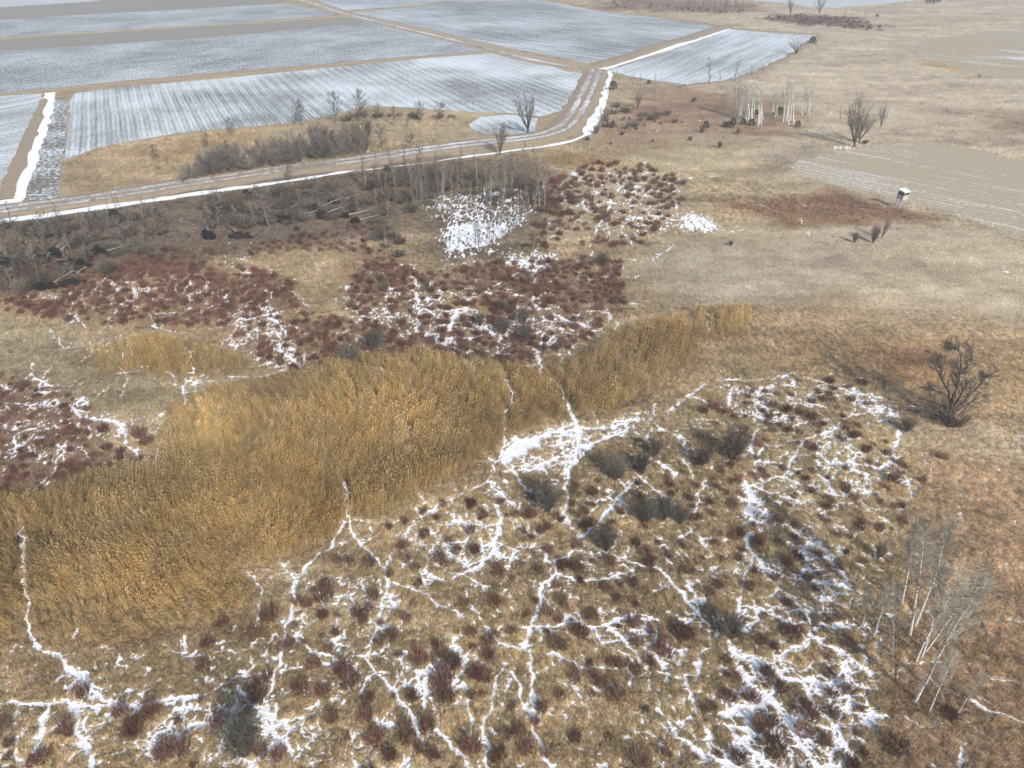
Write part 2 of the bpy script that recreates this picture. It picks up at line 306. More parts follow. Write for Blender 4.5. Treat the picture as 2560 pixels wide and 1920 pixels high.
     (.5, [(560,1050),(680,1060),(790,1080),(790,1140)]), (.25, [(470,980),(540,1080)]), (.25, [(420,960),(560,1010)]), (.25, [(800,1140),(810,1220),(870,1270),(890,1310),(1000,1330),(1020,1200)]), (.2, [(760,1220),(800,1300)]), (.25, [(530,1230),(580,1300)]), (.2, [(260,430),(380,520),(390,560),(430,600)]),
     (.25, [(440,370),(520,430),(570,490)]), (.15, [(700,370),(720,460)]), (.25, [(950,370),(1000,430),(1000,490)]), (.2, [(820,790),(790,850),(600,880)]), (.35, [(740,760),(900,740)]), (.2, [(1540,60),(1545,110),(1610,115),(1610,70)]), (.2, [(2010,10),(2060,80),(2060,130)]), (.2, [(1840,200),(1930,270),(1960,330),(2080,320)])],
 2: [(.3, [(1500,1150),(1530,1230)]), (.3, [(1500,1150),(1620,1180),(1630,1220)]), (.4, [(1870,1110),(1890,1200),(1880,1250)]), (.45, [(1750,1240),(1730,1350),(1900,1400),(2150,1380)]), (.4, [(1990,1250),(2160,1290),(2170,1370)]), (.3, [(1750,1150),(1870,1110),(2100,1150),(2212,1140)]), (.3, [(1560,1290),(1570,1350)]), (.35, [(1880,1390),(1800,1480),(1900,1590)]), (.4, [(1980,850),(2080,835)])],
 3: [(.5, [(-20,1150),(100,1140),(270,1130)]), (.5, [(230,1470),(320,1490),(410,1475)]), (.2, [(740,1230),(800,1330)]), (.2, [(770,1400),(800,1460),(840,1520)]), (.4, [(10,800),(100,780),(220,765)]), (.2, [(540,1180),(620,1250)])],
}
SEGS = []
for r_, lst in TRAILS.items():
    for w_, pl in lst:
        g = gpts(r_, pl)
        for a_, b_ in zip(g[:-1], g[1:]):
            SEGS.append((a_, b_, w_))

N_MAIN = len(SEGS)
FLECK = [(0, [(620, 1280), (850, 1120), (1050, 1020), (1250, 960), (1560, 860), (1750, 810), (1900, 830), (1960, 960), (1960, 1150), (1920, 1300), (1920, 1750), (-100, 1750), (-100, 1420), (420, 1380), (560, 1330)], .2),
         (0, [(-60, 800), (330, 860), (380, 900), (340, 1000), (190, 1040), (-60, 1080)], .16),
         (0, [(180, 660), (500, 600), (640, 640), (760, 700), (880, 740), (830, 790), (400, 830), (300, 740)], .15),
         (0, [(880, 760), (800, 600), (960, 560), (1340, 570), (1340, 660), (1200, 760)], .13),
         (0, [(1190, 400), (1300, 360), (1450, 370), (1480, 470), (1400, 540), (1180, 540)], .12),
         (0, [(1900, 970), (2300, 930), (2300, 1750), (1950, 1750)], .06),
         (0, [(-60, 560), (400, 480), (700, 440), (720, 500), (200, 620), (-60, 640)], .08)]
FLECK = [(gpts(r, p), s) for r, p, s in FLECK]
_r = random.Random(4)
for (a_, b_, w_) in list(SEGS):
    # little spurs where the drifted snow runs off the trail between tussocks
    L_ = math.hypot(b_[0] - a_[0], b_[1] - a_[1])
    for _k in range(int(L_ / 1.1)):
        if _r.random() < .6:
            t_ = _r.random()
            q_ = (a_[0] + (b_[0] - a_[0]) * t_, a_[1] + (b_[1] - a_[1]) * t_)
            th = math.atan2(b_[1] - a_[1], b_[0] - a_[0]) + _r.choice((-1, 1)) * _r.uniform(.5, 1.5)
            l2 = _r.uniform(.4, 1.5)
            m_ = (q_[0] + math.cos(th) * l2 * .5, q_[1] + math.sin(th) * l2 * .5)
            th += _r.uniform(-.7, .7)
            SEGS.append((q_, m_, w_ * .55))
            SEGS.append((m_, (m_[0] + math.cos(th) * l2 * .5, m_[1] + math.sin(th) * l2 * .5), w_ * .38))
for _poly, _n, _w0, _w1, _st in (
        ([(620, 1290), (850, 1130), (1050, 1020), (1250, 960), (1560, 870), (1750, 820), (1900, 840), (1960, 960), (1930, 1200), (1900, 1700), (-60, 1700), (60, 1600), (420, 1500), (560, 1360)], 100, .12, .24, 1.1),
        ([(760, 640), (800, 540), (960, 560), (1340, 570), (1340, 660), (1250, 740), (1000, 790), (880, 740)], 34, .22, .4, 1.6),
        ([(0, 640), (480, 570), (640, 620), (880, 745), (660, 800), (330, 900), (200, 980), (0, 1000)], 44, .2, .36, 1.5),
        ([(1190, 400), (1300, 360), (1560, 380), (1480, 500), (1300, 540), (1180, 540)], 16, .3, .5, 2.0)):
    _A = gpts(0, _poly)
    _P = np.array(_A)
    _c = 0
    while _c < _n:
        x0, y0 = _r.uniform(_P[:, 0].min(), _P[:, 0].max()), _r.uniform(_P[:, 1].min(), _P[:, 1].max())
        if sdist(_A, np.array([x0]), np.array([y0]))[0] < 0: continue
        _c += 1
        th = _r.uniform(0, 2 * PI)
        wd = _r.uniform(_w0, _w1)
        for _k in range(_r.randint(4, 12)):
            th += _r.gauss(0, .45)
            x1, y1 = x0 + math.cos(th) * _st, y0 + math.sin(th) * _st
            SEGS.append(((x0, y0), (x1, y1), wd))
            if _r.random() < .35:
                t2 = th + _r.choice((-1, 1)) * _r.uniform(.6, 1.3)
                SEGS.append(((x1, y1), (x1 + math.cos(t2) * .9, y1 + math.sin(t2) * .9), wd * .75))
            x0, y0 = x1, y1
def trail_field(x, y):
    """1 - d/w style closeness to the trodden snow trails (1 on the centre line, 0 at 1 half-width out)"""
    wx = x + (vnoise(x * 1.1, y * 1.1, 31) - .5) * .55 + (vnoise(x * 3.3, y * 3.3, 32) - .5) * .22
    wy = y + (vnoise(x * 1.1, y * 1.1, 33) - .5) * .55 + (vnoise(x * 3.3, y * 3.3, 34) - .5) * .22
    f = np.full(x.shape, -3.0)
    order = np.argsort(y, kind='stable')
    ys = y[order]
    for k_, ((ax, ay), (bx, by), w) in enumerate(SEGS):
        h = w * (.36 if k_ < N_MAIN else .25)
        m = 4 * h + .6
        i0 = np.searchsorted(ys, min(ay, by) - m)
        i1 = np.searchsorted(ys, max(ay, by) + m)
        k = order[i0:i1]
        k = k[(x[k] > min(ax, bx) - m) & (x[k] < max(ax, bx) + m)]
        if not len(k):
            continue
        ex, ey = bx - ax, by - ay
        px_, py_ = wx[k] - ax, wy[k] - ay
        t = np.clip((px_ * ex + py_ * ey) / (ex * ex + ey * ey + 1e-9), 0, 1)
        d = np.hypot(px_ - ex * t, py_ - ey * t)
        f[k] = np.maximum(f[k], 1.0 - d / h)
    return f + (vnoise(x * 2.9, y * 2.9, 35) - .5) * 1.1 + (fbm(x * .5, y * .5, 36, 2) - .5) * .4 + .2

def ground_data(x, y):
    """albedo, snow field (>0 white), tussock height"""
    r = np.hypot(x, y)
    jx = (fbm(x * .12, y * .12, 3) - .5) * .10 * r + (vnoise(x * .7, y * .7, 4) - .5) * .02 * r
    jy = (fbm(x * .12, y * .12, 8) - .5) * .10 * r + (vnoise(x * .7, y * .7, 9) - .5) * .02 * r
    zx, zy = x + jx * .6, y + jy * .6
    col = np.tile(np.array(C_DEF), (len(x), 1))
    for poly, c, s in ZONES:
        w = soft_zone(poly, zx, zy, s * r + .5)[:, None]
        col = col * (1 - w) + np.array(c) * w
    reed = np.zeros(len(x))
    for poly in REED:
        reed = np.maximum(reed, soft_zone(poly, x + jx * .35, y + jy * .35, .016 * r + .6))
    col = col * (1 - reed[:, None]) + np.array(C_REED) * reed[:, None]
    # drifts of paler and ruddier sward
    big = fbm(x * .045, y * .09, 21, 4)[:, None] - .5
    mid = fbm(x * .3, y * .3, 23, 3)[:, None] - .5
    wisp = fbm(x * .07 + jy * .3, y * .55 + jx * .3, 27, 4)[:, None] - .5
    col = col * (1 + big * np.array([.55, .62, .65]) + mid * np.array([.45, .52, .55]) + wisp * np.array([.5, .55, .55]))
    col = (col * .86 + col.mean(1, keepdims=True) * .14) * np.array([1.085, 1.07, 1.025])
    web = np.zeros(len(x))
    for poly, s, f in WEB:
        web = np.maximum(web, s * soft_zone(poly, zx * .5 + x * .5, zy * .5 + y * .5, f * r + .4))
    wx = x + (vnoise(x * 1.7, y * 1.7, 51) - .5) * .5
    wy = y + (vnoise(x * 1.7, y * 1.7, 52) - .5) * .5
    e1, f1 = cellweb(wx, wy, 1.5, 61)
    e2, f2 = cellweb(wx, wy, .66, 62)
    clump = fbm(x * .55, y * .55, 71, 3)
    patchy = np.clip((clump - .5) * 4.0, -1, 1)
    ww = web + patchy * .22 * np.minimum(web * 2.2, .8)
    # runnels: fine connected lines between the tussocks, wider where the patch is stronger
    gate = np.clip((ww + (clump - .5) * .55 - .16) * 7, 0, 1)
    lim1 = gate * (.075 + .13 * np.clip(ww, 0, 1.2))
    lim2 = np.clip((ww + (clump - .5) * .8 - .34) * 4, 0, 1) * (.05 + .07 * np.clip(ww, 0, 1.2))
    s_web = np.maximum((lim1 - e1) / .11, (lim2 - e2) / .08)
    far = np.clip((y - 85) / 30, 0, 1)
    s_far = np.maximum((gate * (.03 + .16 * np.clip(ww, 0, 1.2) + .3 * np.clip(ww - .62, 0, 1)) - e2) / .08, (gate * .10 - e1) / .12)
    s_web = s_web * (1 - far) + s_far * far
    s_web = np.where(gate < .02, -3, s_web)
    s_web = np.where(ww > 1.2, 2.0, s_web)
    tr = trail_field(x, y)
    snow = np.maximum(s_web, tr * 1.3)
    reed_cut = np.where(tr > -.2, 0, reed)
    snow = snow - reed_cut * 1.4
    fl = np.zeros(len(x))
    for poly, st in FLECK:
        fl = np.maximum(fl, st * soft_zone(poly, zx, zy, .05 * r + .5))
    fl = np.maximum(fl, np.clip(web, 0, .4) * .5) * np.clip(.55 + 1.6 * (clump - .42), .1, 1.6)
    fk = vnoise(x * 3.4 + vnoise(x, y, 78) * 2, y * 2.6, 77) * .7 + vnoise(x * 7, y * 5, 79) * .3
    snow = np.maximum(snow, np.where(fl > .02, (fk - (.86 - fl)) * 9, -3))
    snow = snow - np.where(tr > -.2, 0, reed) * 1.2
    near = np.clip((125 - r) / 60, 0, 1)
    z = near * (.16 * np.clip(e1 * 1.5, 0, 1) * np.clip(.6 - snow, 0, 1))
    return col, np.clip(snow, -3, 2), z, reed, web, tr

# ------------------------------------------------------------------ materials
def new_mat(name):
    m = bpy.data.materials.new(name)
    m.use_nodes = True
    nt = m.node_tree
    nt.nodes.clear()
    out = nt.nodes.new('ShaderNodeOutputMaterial')
    return m, nt, out

def nd(nt, typ, **kw):
    n = nt.nodes.new(typ)
    for k, v in kw.items():
        setattr(n, k, v)
    return n

def math_node(nt, op, a, b=None, clamp=False):
    n = nd(nt, 'ShaderNodeMath', operation=op, use_clamp=clamp)
    for i, v in enumerate((a, b)):
        if v is None:
            continue
        if isinstance(v, (int, float)):
            n.inputs[i].default_value = v
        else:
            nt.links.new(v, n.inputs[i])
    return n.outputs[0]

def mix_col(nt, f, a, b, blend='MIX'):
    n = nd(nt, 'ShaderNodeMix', data_type='RGBA', blend_type=blend)
    for i, v in ((0, f), (6, a), (7, b)):
        if isinstance(v, (int, float)):
            n.inputs[i].default_value = v
        elif isinstance(v, tuple):
            n.inputs[i].default_value = (*v, 1) if len(v) == 3 else v
        else:
            nt.links.new(v, n.inputs[i])
    return n.outputs[2]

def noise(nt, vec, scale, detail=3, rough=.6, dist=0.0):
    n = nd(nt, 'ShaderNodeTexNoise')
    n.inputs['Scale'].default_value = scale
    n.inputs['Detail'].default_value = detail
    n.inputs['Roughness'].default_value = rough
    n.inputs['Distortion'].default_value = dist
    if vec is not None:
        nt.links.new(vec, n.inputs['Vector'])
    return n.outputs['Fac']

def smooth(nt, v, lo, hi):
    n = nd(nt, 'ShaderNodeMapRange', interpolation_type='SMOOTHSTEP')
    n.inputs[1].default_value = lo
    n.inputs[2].default_value = hi
    nt.links.new(v, n.inputs[0])
    return n.outputs[0]

def bsdf(nt, out, col, rough=.85, spec=.15, normal=None):
    b = nd(nt, 'ShaderNodeBsdfPrincipled')
    b.inputs['Roughness'].default_value = rough
    b.inputs['Specular IOR Level'].default_value = spec
    if isinstance(col, tuple):
        b.inputs['Base Color'].default_value = (*col, 1)
    else:
        nt.links.new(col, b.inputs['Base Color'])
    if normal is not None:
        nt.links.new(normal, b.inputs['Normal'])
    nt.links.new(b.outputs[0], out.inputs['Surface'])
    return b

def bump(nt, h, strength, dist):
    n = nd(nt, 'ShaderNodeBump')
    n.inputs['Strength'].default_value = strength
    n.inputs['Distance'].default_value = dist
    nt.links.new(h, n.inputs['Height'])
    return n.outputs[0]

def simple_mat(name, col, var=.35, scale=6.0, rough=.9, translucent=0.0, objvar=.3, tint2=None):
    """bark / stem / leaf material: mottled, with a little change from one plant to the next"""
    m, nt, out = new_mat(name)
    geo = nd(nt, 'ShaderNodeNewGeometry')
    tc = nd(nt, 'ShaderNodeTexCoord')
    n1 = noise(nt, tc.outputs['Object'], scale, 3)
    oi = nd(nt, 'ShaderNodeObjectInfo')
    k = math_node(nt, 'ADD', math_node(nt, 'MULTIPLY', n1, 2 * var), 1 - var)
    k2 = math_node(nt, 'ADD', math_node(nt, 'MULTIPLY', oi.outputs['Random'], 2 * objvar), 1 - objvar)
    k = math_node(nt, 'MULTIPLY', k, k2)
    base = col
    if tint2:
        rr = math_node(nt, 'FRACT', math_node(nt, 'MULTIPLY', oi.outputs['Random'], 7.31))
        base = mix_col(nt, rr, col, tint2)
    hs = nd(nt, 'ShaderNodeVectorMath', operation='SCALE')
    if isinstance(base, tuple):
        hs.inputs[0].default_value = base
    else:
        nt.links.new(base, hs.inputs[0])
    nt.links.new(k, hs.inputs['Scale'])
    b = bsdf(nt, out, hs.outputs[0], rough, .1)
    if translucent:
        tr = nd(nt, 'ShaderNodeBsdfTranslucent')
        nt.links.new(hs.outputs[0], tr.inputs[0])
        mx = nd(nt, 'ShaderNodeMixShader')
        mx.inputs[0].default_value = translucent
        nt.links.new(b.outputs[0], mx.inputs[1])
        nt.links.new(tr.outputs[0], mx.inputs[2])
        nt.links.new(mx.outputs[0], out.inputs['Surface'])
    return m

def tuft_mat(name, translucent=.35, gain=1.0):
    m, nt, out = new_mat(name)
    at = nd(nt, 'ShaderNodeAttribute', attribute_type='INSTANCER', attribute_name='tint')
    oi = nd(nt, 'ShaderNodeObjectInfo')
    geo = nd(nt, 'ShaderNodeNewGeometry')
    k = math_node(nt, 'ADD', math_node(nt, 'MULTIPLY', oi.outputs['Random'], .5 * gain), .75 * gain)
    k = math_node(nt, 'MULTIPLY', k, math_node(nt, 'ADD', math_node(nt, 'MULTIPLY', geo.outputs['Random Per Island'], .7), .65))
    hs = nd(nt, 'ShaderNodeVectorMath', operation='SCALE')
    nt.links.new(at.outputs['Color'], hs.inputs[0])
    nt.links.new(k, hs.inputs['Scale'])
    d = nd(nt, 'ShaderNodeBsdfDiffuse')
    nt.links.new(hs.outputs[0], d.inputs[0])
    tr = nd(nt, 'ShaderNodeBsdfTranslucent')
    nt.links.new(hs.outputs[0], tr.inputs[0])
    mx = nd(nt, 'ShaderNodeMixShader')
    mx.inputs[0].default_value = translucent
    nt.links.new(d.outputs[0], mx.inputs[1])
    nt.links.new(tr.outputs[0], mx.inputs[2])
    nt.links.new(mx.outputs[0], out.inputs['Surface'])
    return m

SNOW = (.82, .83, .85)
def ground_mat():
    m, nt, out = new_mat('meadow_ground')
    geo = nd(nt, 'ShaderNodeNewGeometry')
    pos = geo.outputs['Position']
    al = nd(nt, 'ShaderNodeAttribute', attribute_name='albedo')
    sn = nd(nt, 'ShaderNodeAttribute', attribute_name='snow')
    fine = noise(nt, pos, 5.0, 4, .7)
    mid = noise(nt, pos, .9, 4, .65)
    st = nd(nt, 'ShaderNodeMapping')
    st.inputs['Scale'].default_value = (1.4, .35, 1)
    nt.links.new(pos, st.inputs['Vector'])
    strk = noise(nt, st.outputs[0], 1.6, 4, .7)
    k = math_node(nt, 'ADD', math_node(nt, 'MULTIPLY', fine, .8), .25)
    k = math_node(nt, 'ADD', k, math_node(nt, 'MULTIPLY', mid, .5))
    k = math_node(nt, 'ADD', k, math_node(nt, 'MULTIPLY', strk, .6))
    st2 = nd(nt, 'ShaderNodeMapping')
    st2.inputs['Scale'].default_value = (.05, .13, 1)
    nt.links.new(pos, st2.inputs['Vector'])
    strk2 = noise(nt, st2.outputs[0], 1.0, 5, .7)
    k = math_node(nt, 'ADD', k, math_node(nt, 'MULTIPLY', strk2, .9))
    k = math_node(nt, 'SUBTRACT', k, .67)
    hs = nd(nt, 'ShaderNodeVectorMath', operation='SCALE')
    nt.links.new(al.outputs['Color'], hs.inputs[0])
    nt.links.new(k, hs.inputs['Scale'])
    v = math_node(nt, 'ADD', sn.outputs['Fac'], math_node(nt, 'MULTIPLY', math_node(nt, 'SUBTRACT', fine, .5), 1.5))
    v = math_node(nt, 'ADD', v, math_node(nt, 'MULTIPLY', math_node(nt, 'SUBTRACT', mid, .5), .4))
    f = smooth(nt, v, -.02, .22)
    col = mix_col(nt, f, hs.outputs[0], SNOW)
    h = math_node(nt, 'ADD', fine, math_node(nt, 'MULTIPLY', mid, 1.5))
    bsdf(nt, out, col, .9, .1, bump(nt, h, .55, .25))
    return m

def field_mat(name, ang, spacing, cover, rowamp, streak, soil, snow=(.63, .685, .705), soft=.22, rowbump=.5, patch=.35, pscale=.02, along=.06, bend=.6, grain=1.3):
    """ploughed ground with snow lying in the furrows; ang = heading of the rows from +Y towards +X"""
    m, nt, out = new_mat(name)
    geo = nd(nt, 'ShaderNodeNewGeometry')
    mp = nd(nt, 'ShaderNodeMapping')
    mp.inputs['Rotation'].default_value = (0, 0, ang)
    nt.links.new(geo.outputs['Position'], mp.inputs['Vector'])
    sx = nd(nt, 'ShaderNodeSeparateXYZ')
    nt.links.new(mp.outputs[0], sx.inputs[0])
    wob = noise(nt, mp.outputs[0], .035, 3, .6)
    xx = math_node(nt, 'ADD', sx.outputs[0], math_node(nt, 'MULTIPLY', math_node(nt, 'SUBTRACT', wob, .5), bend * 6))
    wave = math_node(nt, 'SINE', math_node(nt, 'MULTIPLY', xx, 2 * PI / spacing))
    wave = math_node(nt, 'ADD', math_node(nt, 'MULTIPLY', wave, .65), math_node(nt, 'MULTIPLY', math_node(nt, 'SINE', math_node(nt, 'MULTIPLY', xx, 2 * PI / spacing * .371)), .6))
    # long streaks that run with the rows
    cx = nd(nt, 'ShaderNodeCombineXYZ')
    nt.links.new(xx, cx.inputs[0])
    nt.links.new(math_node(nt, 'MULTIPLY', sx.outputs[1], along), cx.inputs[1])
    s1 = noise(nt, cx.outputs[0], .9 / spacing, 4, .7)
    s2 = noise(nt, cx.outputs[0], .12, 3, .6)
    fine = noise(nt, geo.outputs['Position'], 1.1, 4, .75)
    big = noise(nt, geo.outputs['Position'], pscale, 3, .55)
    v = math_node(nt, 'MULTIPLY', math_node(nt, 'MULTIPLY', wave, rowamp), math_node(nt, 'MULTIPLY', math_node(nt, 'SUBTRACT', noise(nt, geo.outputs['Position'], .06, 4, .7), .3, True), 4.6))
    for s_, a_ in ((s1, streak), (s2, streak * .35), (fine, grain), (big, patch * 2)):
        v = math_node(nt, 'ADD', v, math_node(nt, 'MULTIPLY', math_node(nt, 'SUBTRACT', s_, .5), a_))
    v = math_node(nt, 'ADD', v, cover - .5)
    f = smooth(nt, v, -soft, soft)
    dirt = mix_col(nt, fine, tuple(c * .7 for c in soil), tuple(c * 1.3 for c in soil))
    col = mix_col(nt, f, dirt, snow)
    h = math_node(nt, 'ADD', math_node(nt, 'MULTIPLY', wave, rowbump), fine)
    bsdf(nt, out, col, .85, .15, bump(nt, h, .6, .12))
    return m

M = {}
M['ground'] = ground_mat()
M['grass'] = tuft_mat('sedge_blades', .45, 1.15)
M['reed'] = tuft_mat('reed_stalks', .45, 1.15)
M['dog'] = simple_mat('dogwood_stems', (.18, .083, .068), .35, 3, .8, .15, .3, (.205, .125, .09))
M['willow'] = simple_mat('willow_stems', (.13, .112, .092), .3, 3, .9, 0, .25)
M['willow_tw'] = simple_mat('willow_twigs', (.155, .135, .11), .3, 3, .9, .1, .25, (.135, .128, .108))
M['bark'] = simple_mat('grey_bark', (.125, .112, .10), .4, 5, .95)
M['bark_dark'] = simple_mat('dark_bark', (.098, .082, .068), .4, 5, .95)
M['twig'] = simple_mat('grey_twigs', (.20, .18, .155), .3, 4, .95, .1)
M['twig_brown'] = simple_mat('brown_twigs', (.15, .115, .09), .3, 4, .95, .1)
M['twig_dark'] = simple_mat('dark_twigs', (.10, .09, .08), .3, 4, .95)
M['twig_pale'] = simple_mat('pale_birch_twigs', (.45, .42, .345), .3, 4, .95, .2, .15)
M['green'] = simple_mat('juniper_needles', (.028, .042, .028), .5, 4, .8, .1, .3)
M['peat'] = simple_mat('peaty_roots', (.022, .018, .016), .5, 4, 1.0, 0, .3)
M['log'] = simple_mat('weathered_log', (.27, .25, .22), .35, 6, .9, 0, .3)
M['stand'] = simple_mat('weathered_boards', (.42, .42, .40), .3, 5, .85, 0, .05)
M['standdark'] = simple_mat('opening_shade', (.02, .02, .022), .2, 3, .6, 0, .05)  # near-black paint for the unlit inside of the stand
M['roof'] = simple_mat('snowy_roof', (.80, .82, .83), .05, 3, .7, 0, .02)
def birch_bark():
    m, nt, out = new_mat('birch_bark')
    tc = nd(nt, 'ShaderNodeTexCoord')
    mp = nd(nt, 'ShaderNodeMapping')
    mp.inputs['Scale'].default_value = (1.2, 1.2, 4.5)
    nt.links.new(tc.outputs['Object'], mp.inputs[0])
    n = noise(nt, mp.outputs[0], 1.3, 3, .65)
    f = smooth(nt, n, .50, .62)
    col = mix_col(nt, f, (.58, .57, .53), (.13, .12, .11))
    bsdf(nt, out, col, .8, .15)
    return m
M['birch'] = birch_bark()

# ------------------------------------------------------------------ object helpers
COL = scene.collection
def tag(o, label=None, cat=None, group=None, kind=None):
    if label: o['label'] = label
    if cat: o['category'] = cat
    if group: o['group'] = group
    if kind: o['kind'] = kind
    return o

def mesh_obj(name, verts, faces, mat, parent=None, link=True, smooth_=False):
    me = bpy.data.meshes.new(name)
    me.from_pydata(verts, [], faces)
    if mat: me.materials.append(mat)
    if smooth_:
        me.polygons.foreach_set('use_smooth', [True] * len(me.polygons))
    o = bpy.data.objects.new(name, me)
    if link: COL.objects.link(o)
    if parent: o.parent = parent
    return o

def empty(name, loc=(0, 0, 0)):
    o = bpy.data.objects.new(name, None)
    o.empty_display_size = .3
    o.location = loc
    COL.objects.link(o)
    return o

def copy_tree(o, parent=None):
    c = o.copy()
    COL.objects.link(c)
    if parent: c.parent = parent
    for ch in o.children:
        copy_tree(ch, c)
    return c

class MB:
    def __init__(s): s.v, s.f = [], []
    def tube(s, pts, rad, sides=4, cap=False):
        base = len(s.v)
        n = len(pts)
        for i, p in enumerate(pts):
            d = (pts[min(i + 1, n - 1)] - pts[max(i - 1, 0)])
            if d.length < 1e-9: d = Vector((0, 0, 1))
            d.normalize()
            a = d.cross(Vector((.31, .95, .05)))
            if a.length < .1: a = d.cross(Vector((1, 0, 0)))
            a.normalize()
            b = d.cross(a)
            for k in range(sides):
                t = 2 * PI * k / sides
                s.v.append(p + (a * math.cos(t) + b * math.sin(t)) * rad[i])
        for i in range(n - 1):
            for k in range(sides):
                k2 = (k + 1) % sides
                s.f.append((base + i * sides + k, base + i * sides + k2, base + (i + 1) * sides + k2, base + (i + 1) * sides + k))
        if cap:
            s.f.append(tuple(base + k for k in range(sides))[::-1])
            s.f.append(tuple(base + (n - 1) * sides + k for k in range(sides)))
    def box(s, c, h, rot=None):
        base = len(s.v)
        for dx in (-1, 1):
            for dy in (-1, 1):
                for dz in (-1, 1):
                    p = Vector((dx * h[0], dy * h[1], dz * h[2]))
                    if rot: p = rot @ p
                    s.v.append(Vector(c) + p)
        for f in ((0, 1, 3, 2), (4, 6, 7, 5), (0, 4, 5, 1), (2, 3, 7, 6), (0, 2, 6, 4), (1, 5, 7, 3)):
            s.f.append(tuple(base + i for i in f))
    def build(s, name, mat, parent=None, link=True):
        return mesh_obj(name, s.v, s.f, mat, parent, link)

def rvec(rg, s=1.0):
    return Vector((rg.gauss(0, s), rg.gauss(0, s), rg.gauss(0, s)))

def wander(rg, p, d, length, n, curl, up=0.0):
    pts = [p.copy()]
    d = d.normalized()
    for i in range(n):
        d = (d + rvec(rg, curl) + Vector((0, 0, up))).normalized()
        pts.append(pts[-1] + d * (length / n))
    return pts

def along(pts, t):
    f = t * (len(pts) - 1)
    i = min(int(f), len(pts) - 2)
    return pts[i].lerp(pts[i + 1], f - i), (pts[i + 1] - pts[i]).normalized()

def side_dir(rg, d, ang):
    a = d.cross(rvec(rg)).normalized()
    return (d * math.cos(ang) + a * math.sin(ang)).normalized()

def furnish(rg, tp, tr, B, T, t0, nb, blen, ang, up, ntw, twlen, br, twr, prof=lambda t: 1.0, curl=.12):
    """branches on a stem (B) and fine twigs on the branches and the stem tip (T)"""
    for i in range(nb):
        t = t0 + (1 - t0) * ((i + rg.random()) / nb)
        p, d = along(tp, min(t, .985))
        L = blen * prof(t) * rg.uniform(.7, 1.2)
        bd = side_dir(rg, d, ang * rg.uniform(.75, 1.2))
        bp = wander(rg, p, bd, L, 4, curl, up)
        r0 = br * (1.15 - t * .7)
        B.tube(bp, [r0, r0 * .8, r0 * .6, r0 * .42, r0 * .22], 3)
        for k in range(ntw):
            q, e = along(bp, rg.uniform(.2, 1.0))
            td = side_dir(rg, e, rg.uniform(.25, .9))
            w = wander(rg, q, td, twlen * rg.uniform(.5, 1.25), 2, .15, up * .7)
            T.tube(w, [twr, twr * .8, twr * .4], 3)

def finish(name, parts):
    root = empty(name)
    for pn, mb, mat in parts:
        if mb.f: mb.build(pn, mat, root)
    return root

def make_birch(seed, h=14.0, bark='birch', tw='twig_pale', ntw=13, nb=36, name='birch_tree', fork=False, rk=.0088):
    rg = random.Random(seed)
    K, B, T = MB(), MB(), MB()
    tp = wander(rg, Vector((0, 0, -.2)), Vector((rg.uniform(-.03, .03), rg.uniform(-.03, .03), 1)), h, 9, .022)
    r0 = h * rk
    K.tube(tp, [r0 * (1.15 - .92 * i / 9) for i in range(10)], 6)
    furnish(rg, tp, r0, B, T, .45, nb, h * .17, .62, .10, ntw, h * .085, r0 * .36, .017, lambda t: 1.25 - .85 * t, .1)
    furnish(rg, tp, r0, B, T, .18, 5, h * .07, 1.1, .03, 3, h * .04, r0 * .25, .012)
    return finish(name, [('trunk', K, M[bark]), ('branches', B, M[bark] if bark != 'birch' else M['twig_pale']), ('twigs', T, M[tw])])

def make_slender(seed, h=7.0, bark='bark', tw='twig', nb=14, ntw=4, spread=.11, name='slender_tree', twr=.021):
    rg = random.Random(seed)
    K, B, T = MB(), MB(), MB()
    tp = wander(rg, Vector((0, 0, -.2)), Vector((rg.uniform(-.06, .06), rg.uniform(-.06, .06), 1)), h, 6, .03)
    r0 = h * .0115
    K.tube(tp, [r0 * (1.15 - .95 * i / 6) for i in range(7)], 5)
    furnish(rg, tp, r0, B, T, .22, nb, h * spread, .8, .08, ntw, h * .075, r0 * .36, twr, lambda t: 1.2 - .7 * t)
    return finish(name, [('trunk', K, M[bark]), ('branches', B, M[bark]), ('twigs', T, M[tw])])

def make_conic(seed, h=9.0, bark='bark_dark', tw='twig_dark', nb=46, width=.36, name='alder_tree'):
    rg = random.Random(seed)
    K, B, T = MB(), MB(), MB()
    tp = wander(rg, Vector((0, 0, -.2)), Vector((0, 0, 1)), h, 7, .015)
    r0 = h * .014
    K.tube(tp, [r0 * (1.1 - .98 * i / 7) for i in range(8)], 6)
    furnish(rg, tp, r0, B, T, .2, nb, h * width, .95, .12, 13, h * .085, r0 * .36, .03, lambda t: .3 + .8 * math.sin(PI * min(1, t * .85 + .06)), .12)
    return finish(name, [('trunk', K, M[bark]), ('branches', B, M[bark]), ('twigs', T, M[tw])])

